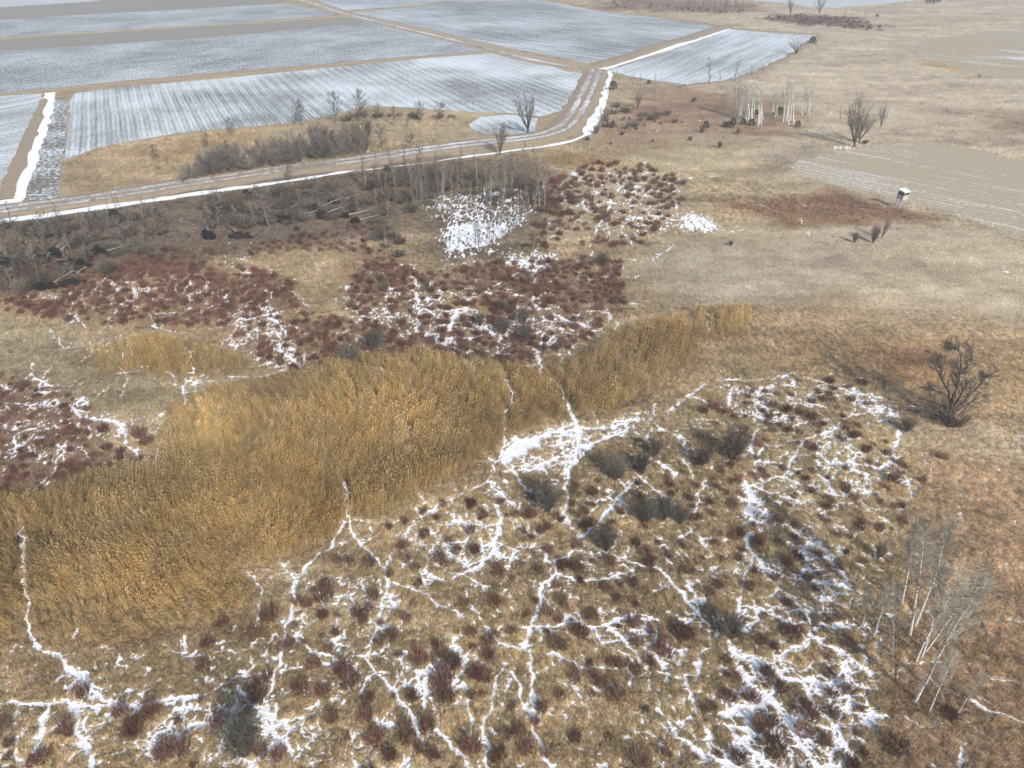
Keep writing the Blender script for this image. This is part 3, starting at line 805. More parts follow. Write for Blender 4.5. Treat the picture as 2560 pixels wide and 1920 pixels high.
def make_vase(seed, h=11.0, stems=8, spread=.5, bark='bark', tw='twig', nb=9, ntw=9, name='willow_tree', fork_h=.12, twr=.018, rk=.013, blen=.2, twl=.09):
    """several limbs that part low down and arch up into a fan of twigs"""
    rg = random.Random(seed)
    K, B, T = MB(), MB(), MB()
    r0 = h * rk * 1.6
    fh = h * fork_h
    if fork_h > .03:
        K.tube([Vector((0, 0, -.25)), Vector((0, 0, fh * .5)), Vector((0, 0, fh * 1.15))], [r0 * 1.35, r0 * 1.05, r0 * .8], 7)
    for i in range(stems):
        a = 2 * PI * (i + rg.random() * .7) / stems
        sp = spread * rg.uniform(.35, 1.15)
        d = Vector((math.cos(a) * sp, math.sin(a) * sp, 1))
        L = (h - fh) * rg.uniform(.72, 1.03)
        p0 = Vector((math.cos(a) * r0 * .6, math.sin(a) * r0 * .6, fh * rg.uniform(.4, 1.0)))
        tp = wander(rg, p0, d, L, 6, .07, .05)
        rr = r0 * rg.uniform(.45, .65)
        K.tube(tp, [rr * (1.1 - .95 * k / 6) for k in range(7)], 5)
        furnish(rg, tp, rr, B, T, .25, nb, h * blen, .6, .08, ntw, h * twl, rr * .42, twr, lambda t: 1.2 - .6 * t)
    return finish(name, [('trunk', K, M[bark]), ('branches', B, M[bark]), ('twigs', T, M[tw])])

def make_bush(seed, h=2.6, stems=52, spread=.52, mat='willow', tw='willow_tw', nb=9, ntw=5, name='willow_shrub', r=.019, twr=.009):
    """a dome of fine stems that fork into a haze of twigs"""
    rg = random.Random(seed)
    K, T = MB(), MB()
    for i in range(stems):
        a = rg.uniform(0, 2 * PI)
        q = math.sqrt(rg.random())
        sp = spread * q
        d = Vector((math.cos(a) * sp, math.sin(a) * sp, 1))
        p0 = Vector((math.cos(a) * .1 * h * sp, math.sin(a) * .1 * h * sp, -.1))
        tp = wander(rg, p0, d, h * rg.uniform(.6, .85) * (1.08 - .22 * q), 4, .08, .02)
        K.tube(tp, [r, r * .85, r * .65, r * .45, r * .25], 3)
        for k in range(nb):
            q_, e = along(tp, rg.uniform(.2, 1))
            w = wander(rg, q_, side_dir(rg, e, rg.uniform(.25, .8)), h * rg.uniform(.14, .32), 2, .12, .06)
            T.tube(w, [twr, twr * .8, twr * .5], 3)
            for j in range(ntw):
                q2, e2 = along(w, rg.uniform(.2, 1))
                w2 = wander(rg, q2, side_dir(rg, e2, rg.uniform(.3, .8)), h * rg.uniform(.06, .14), 1, .1)
                T.tube(w2, [twr * .75, twr * .5], 3)
    return finish(name, [('stems', K, M[mat]), ('twigs', T, M[tw])])

def dogwood_mesh(seed):
    rg = random.Random(seed)
    K = MB()
    n = rg.randint(80, 105)
    for i in range(n):
        a = rg.uniform(0, 2 * PI)
        q = math.sqrt(rg.random())
        d = Vector((math.cos(a) * q * .38, math.sin(a) * q * .38, 1))
        p0 = Vector((math.cos(a) * q * .34, math.sin(a) * q * .34, -.05))
        L = rg.uniform(.55, 1.0) * (1.08 - .4 * q)
        tp = wander(rg, p0, d, L, 2, .09, .02)
        K.tube(tp, [.010, .009, .006], 3)
        for k in range(4):
            e, ed = along(tp, rg.uniform(.3, .95))
            K.tube([e, e + side_dir(rg, ed, rg.uniform(.25, .6)) * L * rg.uniform(.15, .35)], [.007, .005], 3)
    me = bpy.data.meshes.new('dogwood_shrub')
    me.from_pydata(K.v, [], K.f)
    me.materials.append(M['dog'])
    return me

def make_juniper(seed, h=2.6, w=.5, name='juniper_bush'):
    rg = random.Random(seed)
    L, K = MB(), MB()
    K.tube([Vector((0, 0, -.1)), Vector((0, 0, h * .85))], [.07, .02], 5)
    for i in range(900):
        z = rg.random() ** .9
        rad = w * h * (math.sin(PI * min(1, .18 + .82 * (1 - z)) * .62) ** .9) * (1 - .25 * rg.random() ** 2)
        a = rg.uniform(0, 2 * PI)
        rad *= .8 + .25 * math.sin(3 * a + seed) + .12 * math.sin(7 * a + z * 9)
        c = Vector((math.cos(a) * rad, math.sin(a) * rad, z * h * .95 + .06))
        d = (Vector((math.cos(a), math.sin(a), .9)) + rvec(rg, .35)).normalized() * h * rg.uniform(.06, .13)
        s = d.cross(rvec(rg)).normalized() * h * .028
        b = len(L.v)
        L.v += [c - s, c + s, c + d]
        L.f.append((b, b + 1, b + 2))
    return finish(name, [('stem', K, M['bark_dark']), ('foliage', L, M['green'])])

def place(root, base, h, lean, unit, rz=0.0, wide=1.0):
    d = (Vector((0, 0, h)) + lean).normalized()
    q = Vector((0, 0, 1)).rotation_difference(d) @ Quaternion((0, 0, 1), rz)
    root.rotation_mode = 'XYZ'
    root.rotation_euler = q.to_euler()
    s = (Vector((0, 0, h)) + lean).length / unit
    root.scale = (s * wide, s * wide, s)
    root.location = base
    return root

class Kind:
    """a few grown specimens of one kind; the first uses take the specimens themselves, later ones are copies"""
    def __init__(self, makers, unit):
        self.src = [mk() for mk in makers]
        self.unit = unit
        self.used = [False] * len(self.src)
        self.i = 0
    def put(self, reg, base, top, label, cat, group=None, rz=None, wide=1.0, lean=True):
        k = self.i % len(self.src)
        self.i += 1
        if not self.used[k]:
            self.used[k] = True
            o = self.src[k]
        else:
            o = copy_tree(self.src[k])
        b, h, l = upright(reg, base, top)
        if not lean: l = l * 0
        place(o, b, h, l, self.unit, RG.uniform(0, 6.28) if rz is None else rz, wide)
        for key in ('label', 'category', 'group'):
            if key in o: del o[key]
        tag(o, label, cat, group)
        return o
    def close(self):
        for s, u in zip(self.src, self.used):
            if not u:
                for c in list(s.children): bpy.data.objects.remove(c, do_unlink=True)
                bpy.data.objects.remove(s, do_unlink=True)
RG = random.Random(99)

# ------------------------------------------------------------------ the ground, one sheet to the horizon
def y_of_v(v):
    d = ray(1280, v)
    return d[1] * CAM_H / -d[2]
rows = [-400, -120, -30, 0, 8] + [y_of_v(v) for v in np.arange(2060, 760, -2.5)] + [y_of_v(v) for v in np.arange(760, 0, -3.55)] + [640, 760, 1000, 1500, 2500, 5000, 9000]
rows = np.array(sorted(rows))
NC = 880
cols = np.concatenate([[-14, -5, -2.4, -1.5], np.linspace(-1.12, 1.12, NC), [1.5, 2.4, 5, 14]])
Y, S = np.meshgrid(rows, cols, indexing='ij')
X = S * .76 * (CP * np.maximum(Y, 0) + CAM_H * SP)
xs, ysv = X.ravel(), Y.ravel()
gcol, gsnow, gz, greed, gweb, gtr = ground_data(xs, ysv)
nr, nc = X.shape
me = bpy.data.meshes.new('ground')
nv = nr * nc
me.vertices.add(nv)
co = np.stack([xs, ysv, gz], 1).astype(np.float32)
me.vertices.foreach_set('co', co.ravel())
i = np.arange(nr - 1)[:, None] * nc + np.arange(nc - 1)[None, :]
quads = np.stack([i, i + 1, i + nc + 1, i + nc], -1).reshape(-1, 4)
nq = len(quads)
me.loops.add(nq * 4)
me.polygons.add(nq)
me.loops.foreach_set('vertex_index', quads.ravel().astype(np.int32))
me.polygons.foreach_set('loop_start', (np.arange(nq) * 4).astype(np.int32))
me.polygons.foreach_set('loop_total', np.full(nq, 4, np.int32))
me.update()
a = me.attributes.new('albedo', 'FLOAT_COLOR', 'POINT')
a.data.foreach_set('color', np.concatenate([np.clip(gcol, .01, .7), np.ones((nv, 1))], 1).astype(np.float32).ravel())
a = me.attributes.new('snow', 'FLOAT', 'POINT')
a.data.foreach_set('value', gsnow.astype(np.float32))
me.materials.append(M['ground'])
me.polygons.foreach_set('use_smooth', np.ones(nq, bool))
ground = bpy.data.objects.new('ground', me)
COL.objects.link(ground)
tag(ground, 'tan meadow and marsh floor veined with thin lines of snow', 'ground', kind='structure')

# ------------------------------------------------------------------ far fields, tracks, ditches
def ragged(poly, amp, step):
    P = [Vector((x, y)) for x, y in poly]
    out = []
    for a_, b_ in zip(P, P[1:] + P[:1]):
        d = b_ - a_
        n = max(1, min(60, int(d.length / step)))
        nn = Vector((-d.y, d.x)).normalized() if d.length > 0 else Vector((0, 0))
        for k in range(n):
            q = a_ + d * (k / n)
            out.append(q + nn * (0 if k == 0 else RG.gauss(0, amp)))
    return out

def field(name, reg_pts, mat, z, label, cat='field', amp=.35, step=4.0):
    poly = []
    for r, pts in reg_pts: poly += gpts(r, pts)
    pr = ragged(poly, amp, step)
    o = mesh_obj(name, [(p.x, p.y, z) for p in pr], [tuple(range(len(pr)))], mat)
    bm = bmesh.new(); bm.from_mesh(o.data)
    bmesh.ops.triangulate(bm, faces=bm.faces[:])
    bmesh.ops.recalc_face_normals(bm, faces=bm.faces[:])
    for f in bm.faces:
        if f.normal.z < 0: f.normal_flip()
    bm.to_mesh(o.data); bm.free()
    return tag(o, label, cat, kind='structure')

def smooth_line(pts, step):
    P = [Vector(p) for p in pts]
    out = []
    for i in range(len(P) - 1):
        p0, p1, p2, p3 = P[max(i - 1, 0)], P[i], P[i + 1], P[min(i + 2, len(P) - 1)]
        n = max(2, int((p2 - p1).length / step))
        for k in range(n):
            t = k / n
            out.append(.5 * ((2 * p1) + (p2 - p0) * t + (2 * p0 - 5 * p1 + 4 * p2 - p3) * t * t + (3 * p1 - p0 - 3 * p2 + p3) * t ** 3))
    out.append(P[-1])
    return out

def strip(name, pts, prof, mat, label, cat, step=3.0, amp=.25, widths=None, kind='structure'):
    """a long sheet along a line; prof = list of (offset, height) across it"""
    L = smooth_line(pts, step)
    vs, fs = [], []
    m = len(prof)
    for i, p in enumerate(L):
        d = (L[min(i + 1, len(L) - 1)] - L[max(i - 1, 0)]).normalized()
        nn = Vector((d.y, -d.x))
        w = 1.0
        if widths:
            t = i / (len(L) - 1) * (len(widths) - 1)
            j = min(int(t), len(widths) - 2)
            w = widths[j] + (widths[j + 1] - widths[j]) * (t - j)
        for k, (o_, h_) in enumerate(prof):
            j = RG.gauss(0, amp) if k in (0, m - 1) else 0
            q = p + nn * (o_ * w + j)
            vs.append((q.x, q.y, h_))
    for i in range(len(L) - 1):
        for k in range(m - 1):
            fs.append((i * m + k, i * m + k + 1, (i + 1) * m + k + 1, (i + 1) * m + k))
    o = mesh_obj(name, vs, fs, mat)
    if sum(f.normal.z for f in o.data.polygons) < 0: o.data.flip_normals()
    return tag(o, label, cat, kind=kind)

def head(vx):                 # heading of lines that run to the horizon at photo column vx
    return math.atan2((vx - 1280) / FPX * CP, 1.0)
D = math.radians
soil_blue = (.135, .13, .135)
soil_brown = (.15, .13, .11)
F = {}
F['main'] = field_mat('furrowed_snow', head(230), 1.25, .55, .17, .5, (.20, .195, .19), soft=.5, patch=1.15, pscale=.022, bend=.12, grain=1.7)
F['rough'] = field_mat('rough_plough', head(2900), 2.2, .45, .04, .45, soil_blue, soft=.34, patch=.25, pscale=.03, along=.2, grain=1.9)
F['bare'] = field_mat('bare_soil', head(2900), 3.0, .16, .02, .4, (.26, .235, .20), snow=(.5, .5, .5), soft=.4, patch=.15)
F['upper'] = field_mat('far_plough', head(-900), 2.4, .47, .08, .6, (.145, .145, .155), soft=.36, patch=.5, pscale=.011, along=.12, grain=1.6)
F['white'] = field_mat('white_field', head(2600), 2.6, .55, .06, .8, (.2, .2, .2), soft=.4, patch=.5, pscale=.02, along=.05)
F['stub'] = field_mat('stubble_rows', head(-1100), 1.9, .27, .13, 1.2, (.375, .315, .22), snow=(.56, .555, .53), soft=.22, patch=.45, along=.07, grain=1.5, bend=1.0)
F['stubfar'] = field_mat('far_stubble', head(-1500), 9.0, .1, .02, 2.2, (.37, .315, .22), snow=(.6, .6, .6), soft=.22, patch=.9, along=.12, grain=1.6, pscale=.03)
F['mottle'] = field_mat('mottled_soil', head(150), 1.4, .42, .03, .5, (.17, .145, .12), soft=.16, patch=.5, pscale=.08, along=.6, grain=3.0)
F['pale'] = field_mat('pale_far_field', head(2500), 5, .62, .0, .3, (.35, .35, .34), snow=(.55, .56, .57), soft=.5, patch=.2)
F['verge'] = field_mat('rough_verge', head(1800), 2.5, .10, .0, .7, (.31, .245, .17), snow=(.5, .48, .45), soft=.3, patch=.2)
F['vergepale'] = field_mat('pale_verge', head(1800), 2.5, .16, .0, .7, (.36, .29, .20), snow=(.55, .54, .5), soft=.3, patch=.2)
F['ice'] = field_mat('drifted_snow', 0, 2.5, .98, .0, .3, (.5, .5, .48), snow=(.86, .87, .88), soft=.3, patch=.2)
F['track'] = field_mat('snowy_track', head(2400), 40, .52, .0, .9, (.23, .205, .175), snow=(.70, .72, .76), soft=.3, patch=.4, pscale=.05, along=.2)

field('ploughed_field', [(1, [(138*2.977, 1030), (630, 950), (950, 890), (1160, 855), (1430, 830), (1850, 790), (2100, 745)]), (2, [(180, 680), (420, 690), (860, 722), (1100, 728), (1280, 750), (1480, 700), (1545, 600), (1600, 520), (1625, 478), (1450, 458), (1180, 368), (1040, 338), (600, 370), (0, 428)]), (1, [(1400, 508), (820, 558), (480, 600), (455, 640), (430, 850)])], F['main'], .03,
      'snow dusted ploughed field with fine curving furrows beside the farm track')
field('ploughed_field', [(1, [(0, 600), (330, 572), (820, 516), (1500, 456), (2212, 402)]), (2, [(0, 398), (600, 352), (985, 328), (800, 268), (560, 208), (170, 128), (130, 160), (0, 162)]), (1, [(1400, 237), (600, 292), (0, 327), (-500, 352), (-900, 700)])], F['rough'], .03,
      'blue grey rough ploughed field between two thin grass strips at the left')
field('bare_field', [(1, [(-500, 290), (0, 257), (900, 197), (1600, 157), (2212, 112)]), (2, [(0, 112), (150, 128), (130, 158), (0, 160)]), (1, [(1400, 235), (600, 290), (0, 325), (-500, 350)])], F['bare'], .03,
      'long grey brown bare field strip between two snowy ploughed fields')
field('ploughed_field', [(1, [(-500, 165), (0, 125), (900, 75), (1700, 30), (1880, 25), (2160, 95), (1600, 143), (900, 185), (0, 240), (-500, 275)])], F['rough'], .03,
      'grey blue ploughed strip at the upper left, above the brown strip')
field('bare_field', [(1, [(-500, 95), (0, 50), (600, 12), (900, -40), (1700, -40), (1860, 5), (1700, 28), (900, 73), (0, 122), (-500, 160)])], F['bare'], .03,
      'farthest grey brown field at the top left corner')
field('ploughed_field', [(1, [(-500, 90), (0, 48), (590, 10), (850, -40), (400, -90), (-700, -60)])], F['pale'], .034, 'pale grey field in the extreme top left corner')
field('ploughed_field', [(2, [(75, 78), (600, 35), (1200, 5), (1260, -2), (1480, 35), (1700, 78), (2212, 133)]), (3, [(0, 137), (210, 163), (100, 215), (0, 250)]), (2, [(2100, 270), (1900, 335), (1640, 400), (1560, 405), (1400, 368), (1000, 290), (650, 205), (250, 118)])], F['upper'], .03,
      'large blue grey snowy field right of the diagonal farm road')
field('ploughed_field', [(2, [(40, 68), (-90, 30), (-200, -40), (900, -60), (1180, -10), (1200, 0), (600, 28)])], F['upper'], .03, 'far blue grey field at the top edge, left of centre')
field('white_field', [(3, [(310, 187), (600, 212), (895, 226), (840, 285), (740, 345), (560, 432), (400, 495), (200, 530), (0, 552)]), (2, [(2212, 545), (2000, 515), (1850, 488), (1735, 452), (1960, 380), (2212, 300)]), (3, [(0, 302)])], F['white'], .03,
      'white snowy field with faint streaks edged by a row of bare trees')
field('stubble_field', [(3, [(705, 1080), (760, 1030), (1000, 990), (1300, 932), (1540, 902), (1700, 922), (1900, 962), (2212, 1040), (2500, 1110), (2500, 1580), (2212, 1510), (2050, 1480), (1850, 1410), (1600, 1340), (1300, 1262), (1000, 1200), (780, 1140)])], F['stub'], .03,
      'grey stubble field streaked with snow behind the hunting stand', amp=.2)
field('stubble_field', [(3, [(1425, 275), (1700, 240), (2000, 203), (2212, 190), (2500, 170), (2500, 540), (2212, 510), (1950, 490), (1750, 430), (1600, 390), (1500, 320)])], F['stubfar'], .03,
      'olive grey stubble field on the far right slope', amp=.3)
field('snowy_field', [(3, [(440, -60), (460, 5), (700, 20), (830, 44), (1000, 50), (1250, 32), (1480, 6), (1700, -10), (1700, -60)])], F['pale'], .03, 'pale grey snowy field behind the two tall trees at the top')
field('snowy_field', [(1, [(-400, 640), (0, 618), (275, 600), (240, 690), (150, 900), (60, 1080), (0, 1200), (-500, 1320)])], F['white'], .03, 'pale snowy field left of the straight white ditch')
field('mottled_ground', [(1, [(345, 640), (445, 640), (418, 850), (395, 1010), (372, 1290), (160, 1318), (200, 1150), (285, 850)])], F['mottle'], .03, 'strip of dark soil mottled with snow beside the white ditch', amp=.5)
field('snowy_field', [(2, [(830, 800), (900, 752), (1100, 737), (1270, 762), (1255, 845), (1150, 862), (950, 868), (850, 840)])], F['main'], .03, 'small oval patch of furrowed snow beside the lone bare tree', amp=.2)

# grass strips between the fields, farm road, track, ditches
def stripline(name, reg_pts, w, mat, z, label, cat, amp=.25, widths=None, step=4.0, crown=0.0):
    pts = []
    for r, p in reg_pts: pts += gpts(r, p)
    prof = [(-w / 2, z), (-w / 6, z + crown), (w / 6, z + crown), (w / 2, z)]
    return strip(name, pts, prof, mat, label, cat, step, amp, widths)
stripline('grass_strip', [(1, [(-500, 283), (0, 248), (900, 190), (1600, 148), (2212, 106)]), (2, [(60, 100)])], 5, F['vergepale'], .045, 'thin pale grass strip along the top of the brown field', 'grass strip', crown=.3)
stripline('grass_strip', [(1, [(-500, 640), (0, 607), (330, 578), (820, 533), (1500, 478), (2000, 436)]), (2, [(0, 412), (600, 362), (900, 342), (1005, 333)])], 5.5, F['verge'], .045, 'thin brown grass strip between the two nearest left fields', 'grass strip', crown=.35)
stripline('grass_verge', [(1, [(1850, -30), (2050, 32)]), (2, [(0, 78), (300, 150), (700, 243), (1000, 318), (1250, 382), (1500, 425), (1650, 440)])], 13, F['vergepale'], .045, 'tan verge along the diagonal farm road', 'verge', crown=.25)
stripline('farm_road', [(1, [(1850, -22), (2050, 36)]), (2, [(0, 82), (300, 158), (700, 254), (1000, 332), (1250, 392), (1480, 432)])], 2.0, F['track'], .32, 'white diagonal farm road between the ploughed fields', 'road', amp=.3)
stripline('grass_verge', [(2, [(1540, 440), (1650, 425), (1900, 350), (2100, 280)]), (3, [(0, 262), (150, 215), (290, 172), (380, 160)])], 9, F['verge'], .05, 'tan verge beside the white ditch at the white field', 'verge', crown=.3)
stripline('snowy_ditch', [(2, [(1685, 446), (1900, 375), (2100, 318)]), (3, [(0, 288), (150, 240), (300, 184)])], 4.5, F['ice'], .06, 'white snow filled ditch along the upper edge of the white field', 'ditch', amp=.25)
stripline('grass_verge', [(3, [(900, 232), (740, 350), (560, 442), (400, 503), (200, 540), (0, 562)]), (2, [(2212, 552), (2000, 525)])], 5, F['verge'], .04, 'brown grass margin along the near side of the white field', 'verge', crown=.3, amp=.6)
stripline('grass_verge', [(3, [(-100, 120), (150, 150), (310, 180), (600, 206), (900, 222)])], 5, F['verge'], .04, 'brown grass margin along the far side of the white field', 'verge', crown=.3, amp=.6)
T1 = [(1, [(-500, 1430), (0, 1362), (300, 1322), (700, 1268), (1100, 1203), (1500, 1143), (1900, 1082)]), (2, [(0, 1050), (400, 990), (800, 935), (1000, 914), (1200, 893), (1350, 862), (1440, 822), (1500, 760), (1555, 670), (1605, 560), (1640, 485), (1650, 450)])]
tl = []
for r, p in T1: tl += gpts(r, p)
strip('grass_verge', tl, [(-5.0, .02), (-3.0, .35), (3.0, .35), (5.2, .02)], F['verge'], 'brown grass bank that carries the farm track', 'verge', 4, .5)
strip('wheel_track', tl, [(-2.3, .36), (-1.5, .40), (-.8, .36)], F['track'], 'snowy far wheel path of the farm track', 'track', 3, .22)
strip('wheel_track', tl, [(.6, .36), (1.3, .40), (2.1, .36)], F['track'], 'snowy near wheel path of the farm track', 'track', 3, .22)
stripline('snowy_ditch', [(1, [(-500, 1490), (0, 1424), (300, 1385), (600, 1342), (900, 1300), (1200, 1255), (1500, 1214), (1900, 1158)]), (2, [(0, 1113), (300, 1078), (600, 1040), (900, 996), (1100, 970), (1300, 944), (1500, 905), (1600, 858)])], 2.5, F['ice'], .05,
          'white snow filled ditch running beside the farm track', 'ditch', amp=.3, widths=[1.1, 1.1, 1.05, 1.0, .8, .35, .25, .45, .5, .6], step=3)
stripline('snowy_ditch', [(2, [(1690, 455), (1692, 500), (1668, 600), (1640, 700), (1612, 790), (1590, 862)])], 6.2, F['ice'], .055, 'broad white ditch dropping from the field corner to the track', 'ditch', amp=.18, widths=[1.1, 1.0, 1.0, 1.05, .85, .3], step=2.5)
stripline('snowy_ditch', [(1, [(322, 596), (300, 690), (258, 810), (200, 960), (140, 1120), (68, 1325)])], 4.6, F['ice'], .06, 'straight white ditch between the fields at the far left', 'ditch', amp=.25, widths=[.75, .85, .95, 1.0, 1.0, .95], step=3)
stripline('grass_verge', [(1, [(285, 640), (222, 800), (155, 960), (95, 1110), (20, 1290)])], 3.4, F['verge'], .045, 'tan grass bank left of the straight white ditch', 'verge', crown=.3, widths=[.5, .9, 1, 1, 1])

# ------------------------------------------------------------------ small plants: scatter helpers
def instancer(name, pts, rot, scl, idx, tint, meshes, label, cat):
    """one mass of small plants: points that each carry one of a few plant meshes"""
    src = bpy.data.collections.new(name + '_kinds')
    for k, mm in enumerate(meshes):
        src.objects.link(bpy.data.objects.new('%s_kind_%02d' % (name, k), mm))
    me = bpy.data.meshes.new(name)
    me.vertices.add(len(pts))
    me.vertices.foreach_set('co', np.asarray(pts, np.float32).ravel())
    for an, ty, ar, key in (('rot', 'FLOAT_VECTOR', rot, 'vector'), ('scl', 'FLOAT_VECTOR', scl, 'vector'), ('idx', 'INT', idx, 'value'), ('tint', 'FLOAT_COLOR', tint, 'color')):
        at = me.attributes.new(an, ty, 'POINT')
        at.data.foreach_set(key, np.ascontiguousarray(ar, np.int32 if ty == 'INT' else np.float32).ravel())
    o = bpy.data.objects.new(name, me)
    COL.objects.link(o)
    g = bpy.data.node_groups.new(name + '_scatter', 'GeometryNodeTree')
    g.interface.new_socket('Geometry', in_out='INPUT', socket_type='NodeSocketGeometry')
    g.interface.new_socket('Geometry', in_out='OUTPUT', socket_type='NodeSocketGeometry')
    gi, go = g.nodes.new('NodeGroupInput'), g.nodes.new('NodeGroupOutput')
    ip = g.nodes.new('GeometryNodeInstanceOnPoints')
    ci = g.nodes.new('GeometryNodeCollectionInfo')
    ci.inputs['Collection'].default_value = src
    ci.inputs['Separate Children'].default_value = True
    ci.inputs['Reset Children'].default_value = True
    ip.inputs['Pick Instance'].default_value = True
    def na(nm, ty):
        n = g.nodes.new('GeometryNodeInputNamedAttribute')
        n.data_type = ty
        n.inputs['Name'].default_value = nm
        return n.outputs['Attribute']
    L = g.links.new
    L(gi.outputs[0], ip.inputs['Points'])
    L(ci.outputs[0], ip.inputs['Instance'])
    L(na('idx', 'INT'), ip.inputs['Instance Index'])
    L(na('rot', 'FLOAT_VECTOR'), ip.inputs['Rotation'])
    L(na('scl', 'FLOAT_VECTOR'), ip.inputs['Scale'])
    L(ip.outputs[0], go.inputs[0])
    mod = o.modifiers.new('scatter', 'NODES')
    mod.node_group = g
    return tag(o, label, cat, kind='stuff')

def grass_mesh(seed, n=24, h=.5, w=.017, lay=.6):
    rg = random.Random(seed)
    v, f = [], []
    for i in range(n):
        a = rg.uniform(0, 2 * PI)
        q = rg.random() ** .5 * .2
        p = Vector((math.cos(a) * q, math.sin(a) * q, -.03))
        out = rg.uniform(.15, lay)
        # dead blades are combed over by wind and snow, mostly one way
        d = Vector((math.cos(a) * out + .15, math.sin(a) * out - .25, 1)).normalized()
        L = h * rg.uniform(.55, 1.15)
        s = d.cross(rvec(rg)).normalized() * w * rg.uniform(.6, 1.1)
        m = p + d * L * .6
        t = p + d * L + Vector((d.x, d.y, -.6)) * L * rg.uniform(0, .35)
        b = len(v)
        v += [p - s, p + s, m + s * .8, m - s * .8, t]
        f += [(b, b + 1, b + 2, b + 3), (b + 3, b + 2, b + 4)]
    me = bpy.data.meshes.new('grass_tuft')
    me.from_pydata(v, [], f)
    me.materials.append(M['grass'])
    return me

def reed_mesh(seed, n=8, h=1.75):
    rg = random.Random(seed)
    v, f = [], []
    for i in range(n):
        p = Vector((rg.uniform(-.25, .25), rg.uniform(-.25, .25), -.05))
        d = Vector((rg.gauss(.03, .07), rg.gauss(-.03, .07), 1)).normalized()
        L = h * rg.uniform(.75, 1.08)
        s = d.cross(rvec(rg)).normalized() * .012
        t = p + d * L
        b = len(v)
        v += [p - s, p + s, t + s * .7, t - s * .7]
        f.append((b, b + 1, b + 2, b + 3))
        # hanging dry leaves
        for k in range(3):
            q = p + d * L * rg.uniform(.25, .8)
            e = Vector((rg.gauss(0, 1), rg.gauss(0, 1), rg.uniform(.3, 1.1))).normalized() * rg.uniform(.25, .5)
            s2 = e.cross(rvec(rg)).normalized() * .014
            b = len(v)
            v += [q - s2, q + s2, q + e]
            f.append((b, b + 1, b + 2))
        # plume
        for k in range(3):
            e = (d + Vector((rg.gauss(.25, .2), rg.gauss(-.15, .2), 0))).normalized() * rg.uniform(.16, .28)
            s2 = e.cross(rvec(rg)).normalized() * .026
            q = t - d * .05
            b = len(v)
            v += [q, q + e * .45 + s2, q + e, q + e * .45 - s2]
            f.append((b, b + 1, b + 2, b + 3))
    me = bpy.data.meshes.new('reed_clump')
    me.from_pydata(v, [], f)
    me.materials.append(M['reed'])
    return me

def jitter_points(y0, y1, spacing, half=1.07):
    out = []
    xs_ = np.arange(-1, 1, 1)
    y = np.arange(y0, y1, spacing)
    wmax = half * .76 * (CP * y1 + CAM_H * SP)
    gx = np.arange(-wmax, wmax, spacing)
    GX, GY = np.meshgrid(gx, y)
    GX = GX.ravel() + rs.uniform(-.55, .55, GX.size) * spacing
    GY = GY.ravel() + rs.uniform(-.55, .55, GY.size) * spacing
    lim = half * .76 * (CP * GY + CAM_H * SP)
    k = np.abs(GX) < lim
    return GX[k], GY[k]

# sedge and grass tufts
FIELD_KEEP_OUT = [(gpts(0, [(-300, 520), (0, 487), (205, 461), (403, 431), (640, 395), (745, 383), (940, 357), (1105, 333), (1240, 311), (1296, 290), (1312, 230), (1326, 165), (1470, 196), (1540, 191), (1612, 174), (1692, 147), (1772, 76), (1600, -50), (-300, -50)]), 1),
                  (gpts(3, [(705, 1080), (760, 1030), (1000, 990), (1300, 932), (1540, 902), (1900, 962), (2500, 1110), (2500, 1580), (2212, 1510), (1600, 1340), (1000, 1200), (780, 1140)]), 1)]
gx, gy, gs = [], [], []
for y0, y1, sp, sc in ((14, 42, .25, .85), (42, 62, .29, .92), (62, 85, .35, 1.05), (85, 120, .5, 1.25), (120, 190, .9, 1.5), (190, 360, 1.7, 1.7)):
    a_, b_ = jitter_points(y0, y1, sp)
    gx.append(a_); gy.append(b_); gs.append(np.full(len(a_), sc))
gx, gy, gs = np.concatenate(gx), np.concatenate(gy), np.concatenate(gs)
gcolr, gsn, gzz, gre, gwb, gtrr = ground_data(gx, gy)
keep = (gsn < -.55 + rs.uniform(-.5, .35, len(gx))) & (gre < .6) & (gtrr < -.75)
TRI = gpts(0, [(205, 322), (320, 303), (480, 285), (700, 258), (800, 239), (1020, 249), (1030, 258), (960, 285), (990, 300), (760, 338), (420, 388), (135, 420), (140, 355)])
for poly, _ in FIELD_KEEP_OUT:
    keep &= (sdist(poly, gx, gy) < rs.uniform(0, 1.3, len(gx))) | (sdist(TRI, gx, gy) > 0)
keep &= rs.random_sample(len(gx)) < np.where(gy > 120, np.clip((370 - gy) / 230, 0, .85), .95)
gx, gy, gs, gcolr, gzz, gwb = gx[keep], gy[keep], gs[keep], gcolr[keep], gzz[keep], gwb[keep]
SMOOTH = [(gpts(0, [(1350, 560), (1480, 500), (1700, 480), (2400, 480), (2400, 720), (1900, 700), (1700, 680), (1400, 660)]), .42), (gpts(0, [(1900, 905), (2400, 900), (2400, 1020), (1950, 980)]), .45), (gpts(0, [(1500, 20), (2400, -20), (2400, 500), (1700, 420), (1300, 330)]), .6)]
for poly, f_ in SMOOTH:
    w_ = soft_zone(poly, gx + rs.normal(0, 2, len(gx)), gy + rs.normal(0, 2, len(gx)), np.full(len(gx), 6.0))
    gs = gs * (1 - w_ * (1 - f_))
n = len(gx)
hue = rs.uniform(-1, 1, (n, 1))
tint = gcolr * (1.34 + .3 * rs.uniform(-1, 1, (n, 1))) * (1 + hue * np.array([.05, -.02, -.1]))
rotz = rs.normal(0, .7, n)
sc = gs * rs.uniform(.65, 1.25, n)
